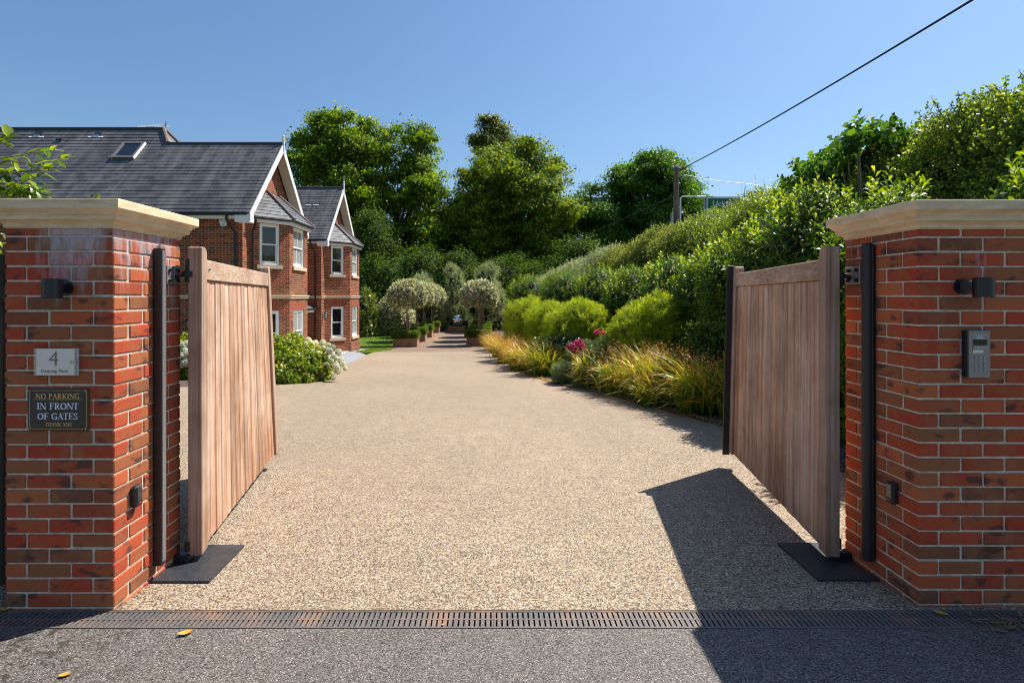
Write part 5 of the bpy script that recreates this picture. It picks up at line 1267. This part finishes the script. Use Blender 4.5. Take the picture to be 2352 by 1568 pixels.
# ------------------------------------------------------------------ flower bed on the right: grasses
def grass_clump(x, y, h, spread, nb, seeds, label, lean=(0, 0)):
    z0 = zg(y) + .01; e = thing('grass_clump', (x, y, z0), label, 'ornamental grass', 'orange-tipped grasses along the drive')
    az = rng.random(nb) * 6.283; b0 = np.stack([x + rng.normal(size=nb) * spread * .24, y + rng.normal(size=nb) * spread * .24, np.full(nb, z0)], 1)
    ln = h * (.32 + .72 * rng.random(nb) ** .8); out = spread * (.25 + 1.15 * rng.random(nb)); d_ = np.stack([np.cos(az), np.sin(az), np.zeros(nb)], 1); w_ = .009 + .009 * rng.random(nb); sd = np.stack([-np.sin(az), np.cos(az), np.zeros(nb)], 1) + rng.normal(size=(nb, 3)) * .3
    sd = unit(sd); V = []; S_ = 4; lv = np.array([lean[0], lean[1], 0])
    dr_ = .2 + .75 * rng.random(nb)
    for k in range(S_ + 1):
        f = k / S_; p = b0 + d_ * (out * f ** 1.7)[:, None] + lv * f ** 1.5 * ln[:, None]; p[:, 2] += ln * (1.25 * f - dr_ * f ** 2.6); ww = (w_ * (1 - f ** 2.2) + .0008)[:, None]
        V += [p - sd * ww, p + sd * ww]
    V = np.stack(V, 1).reshape(-1, 3); base_ = (np.arange(nb) * 2 * (S_ + 1))[:, None, None]; q = np.array([[2 * k, 2 * k + 1, 2 * k + 3, 2 * k + 2] for k in range(S_)]); Fq = (q[None] + base_).reshape(-1, 4)
    uv = np.array([[[0, k / S_], [1, k / S_], [1, (k + 1) / S_], [0, (k + 1) / S_]] for k in range(S_)]); uv = np.tile(uv.reshape(1, -1, 2), (nb, 1, 1)).reshape(-1, 2)
    mesh_np('blades', V, Fq, L['rustgrass'] if y > 15 else L['grass'], e, uv=uv)
    if seeds:
        ns = seeds; az = rng.random(ns) * 6.283; d_ = np.stack([np.cos(az), np.sin(az), np.zeros(ns)], 1); ln = h * (.75 + .4 * rng.random(ns)); out = spread * (.3 + .7 * rng.random(ns)); tp = []
        V = []; 
        for s in range(ns):
            b = np.array([x, y, z0]) + rng.normal(size=3) * [spread * .15, spread * .15, 0]
            for k in range(9):
                f = .62 + .42 * k / 8; p = b + d_[s] * out[s] * f ** 1.7 + lv * f ** 1.5 * ln[s]; p = p + np.array([0, 0, ln[s] * (1.25 * f - .3 * f ** 2.6)]); tp.append(p + rng.normal(size=3) * .012)
        tp = np.array(tp); V, Fq = leaves(tp, rng.normal(size=tp.shape), .036, .018); mesh_np('seed_heads', V, Fq, L['seed'], e)
    return e
gl = [(-.10, 31.5, .95, .55, 260, 26, 'farthest orange grass clump beside the right row of planters'), (.22, 28.5, 1.0, .6, 300, 30, 'orange grass clump second farthest along the drive edge'),
      (.30, 25.0, 1.05, .6, 320, 34, 'orange grass clump third farthest along the drive edge'), (.50, 22.0, 1.05, .6, 340, 36, 'tan and orange grass clump in the far part of the border'), (.85, 20.6, 1.1, .6, 320, 36, 'tall tawny grass clump in front of the far lime mound'),
      (.72, 18.6, 1.0, .6, 380, 40, 'rust coloured grass clump spilling on the drive where the border narrows'), (1.15, 17.4, 1.05, .6, 360, 40, 'tawny grass clump in front of the middle lime mound'), (1.05, 15.8, .95, .6, 420, 40, 'arching orange grass clump left of the broad green one'),
      (1.60, 14.3, 1.0, .66, 560, 30, 'broad yellow-green grass clump left of the pink flowers'), (2.40, 11.6, .9, .42, 380, 26, 'upright reddish grass clump between the low grey mounds'),
      (2.75, 10.5, .95, .50, 420, 34, 'tall green and orange grass clump right of the low grey mounds'), (3.15, 9.8, 1.05, .62, 620, 56, 'largest arching grass clump near the right gate'), (3.55, 9.3, 1.05, .60, 560, 56, 'tall straw-tipped grass clump in the second rank near the right gate'),
      (3.55, 8.4, .98, .58, 600, 50, 'bright green and orange grass clump nearest the right gate'), (3.95, 7.9, .95, .5, 380, 34, 'grass clump partly hidden by the edge of the right gate'), (3.0, 9.1, .6, .45, 260, 14, 'low sprawling grass clump on the gravel edge near the right gate')]
for g in gl: grass_clump(g[0] - .20, g[1] - .05, g[2], g[3], int(g[4] * 1.15), g[5], g[6], lean=(-.12, -.02))

# dry thatch and fallen bits along the border edge
n = 5200; Y_ = 5.6 + 22 * rng.random(n) ** 1.4; xe = np.interp(Y_, [q[0] for q in drive_rows], [q[2] for q in drive_rows]); X_ = xe + rng.normal(size=n) * .09 + .05; Z_ = np.array([zg(y) for y in Y_]) + .016 + .012 * rng.random(n)
V, Fq = leaves(np.stack([X_, Y_, Z_], 1), np.array([0, 0, 1.]) + rng.normal(size=(n, 3)) * .35, .045, .010); o = mesh_np('dry_thatch', V, Fq, L['seed'], loc=(2, 12, 0)); tag(o, 'dry grass thatch and fallen bits along the edge of the border', 'thatch', kind='stuff')

# ------------------------------------------------------------------ lime mounds, low mounds, roses
limeT = tuft(12, .17, .13, .014, 58, .12)
def mound(px, py, rx, ry, Y, label, n):
    rx *= .9; ry *= .88; py += 6; lb = lobes_px([(px, py, rx, ry), (px - rx * .45, py + ry * .2, rx * .6, ry * .8, -.2), (px + rx * .45, py + ry * .15, rx * .62, ry * .8, .1), (px + rx * .1, py - ry * .1, rx * .6, ry * .92, -.25)], Y, 1.0)
    shrub('lime_shrub', label, 'shrub', sublobes(lb, 2, .36), limeT, int(n * 1.3), L['lime'], 'rounded lime green shrubs in the border', .7, 1.2, .35, .18, .12, .35, .68)
mound(1505, 748, 102, 68, 11.6, 'large rounded lime green shrub closest to the right gate', 4200)
mound(1330, 740, 84, 60, 15.3, 'rounded lime green shrub in the middle of the border, behind the pink flowers', 3600)
mound(1212, 722, 56, 42, 20, 'small rounded lime green shrub at the far end of the border', 2600)
mound(1590, 720, 50, 50, 12.6, 'lime green shrub partly behind the largest mound, by the laurels', 1500)
mound(1262, 730, 52, 44, 17.2, 'lime green shrub wedged between the far and middle mounds', 2000)
lavT = tuft(9, .05, .035, .007, 45, .05)
for (px, py, rx, Y, lab) in ((1300, 853, 30, 12.35, 'low grey-green cushion plant nearer the broad grass, left of its neighbour'), (1340, 866, 20, 11.7, 'low grey-green cushion plant touching the reddish grass clump'), (1535, 905, 30, 9.2, 'low grey-green cushion plant under the largest grass clump')):
    lb = lobes_px([(px, py, rx, rx * .62), (px + rx * .4, py + 4, rx * .6, rx * .5, -.1)], Y, 1.0); shrub('cushion_plant', lab, 'plant', lb, lavT, 3200, L['lav'], 'grey-green cushion plants at the border edge', .8, 1.4, .3, .12, .06, .3, .88)
roseT = tuft(6, .10, .055, .032, 65, .2)
lb = lobes_px([(1408, 815, 48, 42), (1440, 790, 40, 45, .3), (1375, 840, 32, 32, -.2), (1470, 830, 34, 40)], 11.6, .9)
e = shrub('rose_bush', 'rose bush with two deep pink blooms in front of the largest lime shrub', 'shrub', lb, roseT, 1900, L['rose'], None, .8, 1.3, .3, .45, .12, .5, .5)
for (x, y, r) in ((1371, 762, 5.5), (1385, 764, 4.5)): flower_head(e, P(x, y, 11.2), r * 11.2 / F, L['pink'], 60, .9)
MB().tube([P(1371, 766, 11.2), P(1380, 800, 11.3)], .006, 5).build('flower_stem', M['bark'], e); MB().tube([P(1385, 768, 11.2), P(1388, 800, 11.3)], .006, 5).build('flower_stem', M['bark'], e)
lb = lobes_px([(1335, 806, 30, 20), (1360, 815, 22, 20)], 12.6, 1.0)
e = shrub('pink_hydrangea', 'low bush with a cluster of bright pink flower heads beside the broad grass clump', 'shrub', lb, roseT, 800, L['rose'], None, .8, 1.3)
for (x, y, r) in ((1312, 794, 7), (1324, 788, 8), (1335, 790, 7), (1330, 798, 8), (1318, 800, 7), (1341, 796, 6), (1305, 796, 5), (1333, 783, 5), (1322, 803, 6), (1338, 802, 5)): flower_head(e, P(x, y, 12.2), r * 12.2 / F, L['pink'], 90, .5)
lb = lobes_px([(1640, 800, 48, 34), (1610, 780, 40, 30, .6), (1670, 820, 40, 34)], 9.6, 1.0)
shrub('dark_shrub', 'low dark-leaved shrub behind the grasses beside the right gate', 'shrub', lb, roseT, 1500, L['deep'], None, 1.0, 1.6)
lb = lobes_px([(1300, 790, 40, 24), (1250, 800, 30, 20)], 14.6, 1.0); shrub('low_green_shrub', 'low mid-green shrub filling the ground behind the broad grass clump', 'shrub', lb, roseT, 900, L['rose'], None, .9, 1.4)
st = MB(); rr = random.Random(4)
for k in range(9): x = 1.95 + rr.uniform(-.18, .18); st.tube([(x, 17.8, zg(17.8)), (x + rr.uniform(-.1, .1), 17.8, zg(17.8) + rr.uniform(1.3, 1.75))], [.012, .02], 5)
o = st.build('flower_spikes', L['seed'], loc=(1.95, 17.8, zg(17.8))); tag(o, 'dry brown flower spikes standing in front of the middle lime shrub', 'plant')

# ------------------------------------------------------------------ laurels
lauA = tuft(12, .36, .125, .036, 66, .28); lauB = tuft(9, .26, .115, .033, 70, .35)
def laurel(px, py, rx, ry, Y, label, n, tips, k=1.0):
    lb = lobes_px([(px, py, rx, ry), (px - rx * .5, py + ry * .45, rx * .6, ry * .8, -.3), (px + rx * .5, py + ry * .35, rx * .65, ry * .85, .2), (px, py + ry * .6, rx * .9, ry * .8, -.3)], Y, .9); lb = grounded(lb)
    b_ = (lb[0][0][0], Y, zg(Y)); e = thing('laurel_shrub', b_, label, 'shrub', 'laurels along the right border')
    pts, nr = shell_pts(lb, int(n * 1.35), .35, .5, .1, True, rnd=.35); ok = pts[:, 2] > zg(Y); V, Fq = scatter(lauB, pts[ok], nr[ok], .75 * k, 1.2 * k); mesh_np('foliage', V, Fq, L['laurel'], e)
    m = tips * 3; pts, nr = shell_pts(lb, m, .02, 1.3, .14, rnd=.25); ok = (pts[:, 2] > lb[0][0][2] - lb[0][1][2] * .35); pts = pts[ok][:tips]; nr = nr[ok][:tips]; nr[:, 2] += .8; V, Fq = scatter(lauA, pts, nr, .7 * k, 1.15 * k); mesh_np('young_shoots', V, Fq, L['laureltip'], e)
    core_blobs(lb, .78).build('filler_core', L['core'], e)  # added dark filler keeps light from passing through the laurel
laurel(1868, 545, 72, 80, 7.6, 'tall glossy laurel rising above the right gate next to the pillar', 2300, 90)
laurel(1780, 590, 70, 72, 8.6, 'glossy laurel behind the middle of the right gate', 2300, 90)
laurel(1700, 635, 66, 66, 9.8, 'glossy laurel above the rubber-sealed edge of the right gate', 2200, 90)
laurel(1625, 665, 55, 62, 11.4, 'upright glossy laurel left of the right gate', 2000, 80)
laurel(1540, 660, 48, 52, 13.4, 'glossy laurel behind the largest lime shrub', 1700, 70)
laurel(1450, 672, 52, 44, 16, 'glossy laurel behind the gap between the lime shrubs', 1500, 60)
laurel(1375, 668, 46, 42, 19, 'darker laurel beyond the middle lime shrub', 1400, 50)
laurel(1300, 672, 48, 38, 23, 'distant laurel in the line before the far hedge', 1300, 40, 1.2)
laurel(1215, 680, 44, 36, 28, 'most distant laurel next to the right topiary', 1300, 40, 1.4)
laurel(1980, 620, 60, 100, 6.6, 'laurel showing in the gap between the right gate and pillar', 1500, 60)
laurel(2045, 512, 52, 46, 5.6, 'laurel whose shoots peep over the left end of the right coping', 900, 50)
laurel(2425, 455, 66, 66, 5.0, 'laurel with yellow-green shoots above the right coping at the picture edge', 900, 60)

# ------------------------------------------------------------------ tall mixed hedge
hp_ = [(2.9, 40, 2.9), (4.5, 32, 3.55), (5.5, 25.5, 3.85), (6.0, 19, 4.02), (6.25, 15.5, 3.95), (6.4, 13.2, 4.15), (6.5, 10.4, 4.2)]
def along(t_):
    ys = [h[1] for h in hp_][::-1]; y = 10.4 + (40 - 10.4) * t_; return float(np.interp(y, ys, [h[0] for h in hp_][::-1])), y, float(np.interp(y, ys, [h[2] for h in hp_][::-1]))
twigT = tuft(8, .22, .05, .028, 62, .1); twigF = tuft(8, .32, .085, .05, 62, .1)
def hedge_run(label, t0, t1, mat, n, tm, step, jit=.16, name='tall_hedge', shoots=60, s=(.8, 1.3)):
    lb = []; t_ = t0
    while t_ <= t1:
        x, y, zt = along(t_); zb = zg(y); h_ = zt - zb; zt2 = zt + random.uniform(-jit, jit) * 1.5
        lb.append(((x + .9, y, zt2 - 1.0), (1.15, step * (40 - 10) * 1.0, 1.0))); lb.append(((x + .9, y + .2, zb + h_ * .36), (1.45, step * 30 * 1.0, h_ * .42))); t_ += step
    x, y, zt = along((t0 + t1) / 2); e = thing(name, (x + .9, y, zg(y)), label, 'hedge')
    pts, nr = shell_pts(lb, n, .2, .25, .14, rnd=.45); ok = pts[:, 2] > zg(y); V, Fq = scatter(tm, pts[ok], nr[ok], *s); mesh_np('foliage', V, Fq, mat, e)
    core_blobs(lb, .76).build('filler_core', L['core'], e)  # solid dark filler added within the hedge to block light
    m = shoots; ps = []; ds = []
    for _ in range(m):
        c, r = random.choice(lb[::2]); p = np.array([c[0] + random.uniform(-.9, .9) * r[0], c[1] + random.uniform(-1, 1) * r[1], c[2] + r[2] * .75]); d_ = unit(np.array([random.gauss(0, .3), random.gauss(0, .3), 1.])); ln = random.uniform(.2, .55)
        for q in range(5): ps.append(p + d_ * ln * q / 4); ds.append(d_)
    V, Fq = scatter(tm, np.array(ps), np.array(ds), s[0] * .5, s[1] * .65); mesh_np('long_shoots', V, Fq, mat, e)
hedge_run('far silvery section of the tall hedge curving towards the dark trees', .56, 1.0, L['sage'], 15000, twigF, .035, shoots=60, s=(.9, 1.4))
hedge_run('middle section of the tall hedge in front of the utility pole', .24, .54, L['privet'], 22000, twigF, .03, shoots=70, s=(.7, 1.1))
hedge_run('near green section of the tall hedge above the laurels', 0.0, .23, L['thorn'], 19000, twigT, .03, shoots=60, s=(.8, 1.2))
lb = [((P(x, y, 20).x, 20.0, P(x, y, 20).z), (.42, .35, .30)) for x, y in ((1672, 500), (1696, 488), (1722, 468), (1640, 508))]
shrub('elder_bush', 'wispy bush tops breaking above the hedge in front of the green sign', 'bush', lb, twigF, 2600, L['privet'], None, .7, 1.1, .4, .5, .2, .6, None)
# near hawthorn and sycamore thicket behind the right pillar
def thicket(label, lb, mat, n, tm, shoots, s=(.8, 1.2), name='hawthorn_bush', sl=(.22, .5), coreK=.70):
    c = lb[0][0]; e = thing(name, (c[0], c[1], zg(c[1])), label, 'bush', 'thicket behind the right pillar')
    pts, nr = shell_pts(lb, n, .3, .2, .16, rnd=.5); V, Fq = scatter(tm, pts, nr, *s); mesh_np('foliage', V, Fq, mat, e); core_blobs(lb, coreK).build('filler_core', L['core'], e)  # leaves, then added dark cores that block light
    mb = MB(); ps = []; ds = []
    for _ in range(shoots):
        c, r = random.choice(lb); a = random.uniform(0, 6.28); p = np.array([c[0] + math.cos(a) * r[0] * .6, c[1] + math.sin(a) * r[1] * .6, c[2] + r[2] * .70]); d_ = unit(np.array([math.cos(a) * .5 - .15, math.sin(a) * .5, 1.1])); ln = random.uniform(*sl)
        bend = np.array([math.cos(a), math.sin(a), 0]) * ln * random.uniform(-.2, .3); last = p
        for q in range(int(ln / .022)):
            f = q / (ln / .022); pp_ = p + d_ * ln * f + bend * f * f; ps.append(pp_); ds.append(d_ + rng.normal(size=3) * .9)
        mb.tube([Vector(p), Vector(p + d_ * ln * .5 + bend * .25), Vector(p + d_ * ln + bend)], [.006, .004, .002], 5)
    mb.build('twigs', M['bark'], e)
    if ps: V, Fq = scatter(tuft(3, .03, .055, .030, 70, .1), np.array(ps), np.array(ds), .7, 1.2); mesh_np('shoot_leaves', V, Fq, mat, e)
    br = MB()
    for _ in range(7):
        c, r = random.choice(lb); b0 = Vector((c[0], c[1], zg(c[1]))); q = Vector((c[0] - r[0] * .95, c[1] + random.uniform(-.4, .4), c[2] + r[2] * random.uniform(-.6, .5))); br.tube([b0, b0.lerp(q, .6) + Vector((0, 0, .3)), q], [.035, .022, .01], 6)
    br.build('branches', M['trunk'], e)
thornT = tuft(7, .16, .045, .030, 60, .1)
thicket('hawthorn bush of the thicket just left of the right coping', [((6.9, 9.6, 3.1), (1.1, 1.0, .95)), ((7.0, 9.2, 1.5), (1.4, 1.2, 1.8))], L['thorn'], 9500, thornT, 50)
thicket('hawthorn bush of the thicket above the corner of the right coping', [((6.9, 8.1, 3.15), (1.1, 1.0, .95)), ((6.9, 8.0, 1.5), (1.4, 1.1, 1.8))], L['thorn'], 11000, thornT, 60)
thicket('hawthorn bush of the thicket above the middle of the right coping', [((6.9, 7.0, 3.2), (1.1, .95, 1.0)), ((6.9, 6.9, 1.5), (1.4, 1.1, 1.8))], L['thorn'], 13000, thornT, 70)
thicket('tallest hawthorn bush of the thicket, reaching up the right picture edge', [((6.9, 6.0, 3.0), (1.1, .9, 1.05)), ((6.9, 5.8, 1.5), (1.4, 1.1, 1.8)), ((7.4, 5.0, 2.8), (1.2, .9, 1.0))], L['thorn'], 17000, thornT, 100)
sycT = tuft(7, .30, .16, .13, 72, .3, .9)
thicket('broad-leaved sycamore sapling standing out of the thicket against the sky', [((6.35, 9.9, 3.55), (.55, .55, .55)), ((6.2, 9.2, 3.5), (.45, .5, .62)), ((6.0, 8.2, 3.75), (.35, .4, .45))], L['maple'], 330, sycT, 0, (.7, 1.1), 'sycamore_sapling', coreK=.45)

# ------------------------------------------------------------------ branch reaching in over the left pillar
e = thing('hornbeam_branch', (-4.6, 3.6, 0), 'leafy sunlit branch tips reaching in over the left pillar', 'branch')
def leaf_fine(V, Fq, c, dirv, nrm, ln, wd):
    T = Vector(dirv).normalized(); N = Vector(nrm); N = (N - T * N.dot(T)).normalized(); B = T.cross(N); i = len(V); n = 6
    for k in range(n + 1):
        f = k / n; w_ = wd * .5 * math.sin(math.pi * min(1, .03 + f * .97)) ** .7 * (1 - .25 * f); m = c + T * ln * f - N * ln * .18 * f * f
        V += [tuple(m - B * w_ + N * w_ * .35), tuple(m), tuple(m + B * w_ + N * w_ * .35)]
        if k: a = i + 3 * k; Fq += [(a - 3, a - 2, a + 1, a), (a - 2, a - 1, a + 2, a + 1)]
V, Fq = [], []; tw = MB(); Yb = 3.35
stem_cores = [[(-60, 378), (0, 365), (70, 352), (128, 345)], [(-60, 410), (0, 402), (50, 395), (110, 392)], [(-60, 395), (20, 370), (90, 380), (150, 362)], [(-40, 440), (10, 440), (60, 415), (92, 405)], [(-60, 450), (10, 458), (60, 448), (95, 440)], [(-60, 350), (-10, 330), (15, 318), (22, 305)], [(-60, 470), (-20, 440), (20, 430), (50, 436)], [(-90, 420), (-30, 400), (0, 400), (16, 396)]]
rr = random.Random(12)
for s in stem_cores:
    pts = [P(x, y, Yb + rr.uniform(-.1, .1)) for x, y in s]; tw.tube(pts, [.006, .0045, .003, .0015], 6)
    for k in range(3):
        for q in range(4):
            f = (q + .5) / 4; c = pts[k].lerp(pts[k + 1], f); t_ = (pts[k + 1] - pts[k]).normalized(); sg = 1 if (q % 2) else -1
            dv = t_ * .8 + Vector((0, rr.uniform(-.5, .5), sg * .35 + rr.uniform(-.3, .15))); leaf_fine(V, Fq, c, dv, (rr.uniform(-.4, .4), rr.uniform(-.5, .3), 1), rr.uniform(.085, .12), rr.uniform(.036, .05))
    leaf_fine(V, Fq, pts[-1], (pts[-1] - pts[-2]), (0, -.2, 1), .085, .036)
for k in range(110):
    c = P(rr.uniform(-60, 80), rr.uniform(425, 466), Yb + rr.uniform(-.15, .25)); leaf_fine(V, Fq, c, (rr.uniform(.1, 1), rr.uniform(-.4, .4), rr.uniform(-.6, .4)), (rr.uniform(-.4, .4), rr.uniform(-.5, .3), 1), rr.uniform(.08, .12), rr.uniform(.036, .05))
for (x, y) in ((-5, 540), (2, 535), (-8, 552), (0, 560), (-12, 585), (-4, 590), (-10, 520)):
    leaf_fine(V, Fq, P(x, y, 2.95), (rr.uniform(.2, 1), rr.uniform(-.3, .3), rr.uniform(-.6, .2)), (0, -.3, 1), .045, .026)
for (x, y) in ((213, 452), (226, 450)):
    leaf_fine(V, Fq, P(x, y + 8, 3.2), (rr.uniform(-.3, .3), 0, 1), (0, -1, .4), .045, .03)
L['beechtip'] = leaf_mat('hornbeam_leaf', [(.10, .19, .015), (.20, .30, .02), (.34, .42, .03), (.05, .10, .015)], .42, .3, (1.6, 1.5, .4), .6, patch=8)
mesh_np('leaves', np.array(V), np.array(Fq), L['beechtip'], e, smooth=True); tw.build('twigs', M['trunk'], e)
shrub('laurel_shrub', 'unseen laurel added as a sun blocker behind the fence right of the right pillar', 'shrub', [((4.9, 4.1, 1.2), (.7, .6, 1.1)), ((5.4, 4.2, 1.1), (.8, .6, 1.0))], lauB, 3200, L['laurel'], None, core=.55)  # unseen laurel, added to block sun on the near road
# its shrub, standing behind the fence
lb = [((-4.9, 4.2, .9), (.9, .7, 1.0)), ((-5.3, 4.3, 1.8), (.8, .6, .8)), ((-6.5, 4.4, 1.2), (1.0, .7, 1.2))]
shrub('hornbeam_shrub', 'hornbeam shrub behind the fence left of the left pillar', 'shrub', lb, tuft(8, .2, .07, .036, 62, .2), 1500, L['hyd'], None)
print('verts', sum(len(m.vertices) for m in bpy.data.meshes))
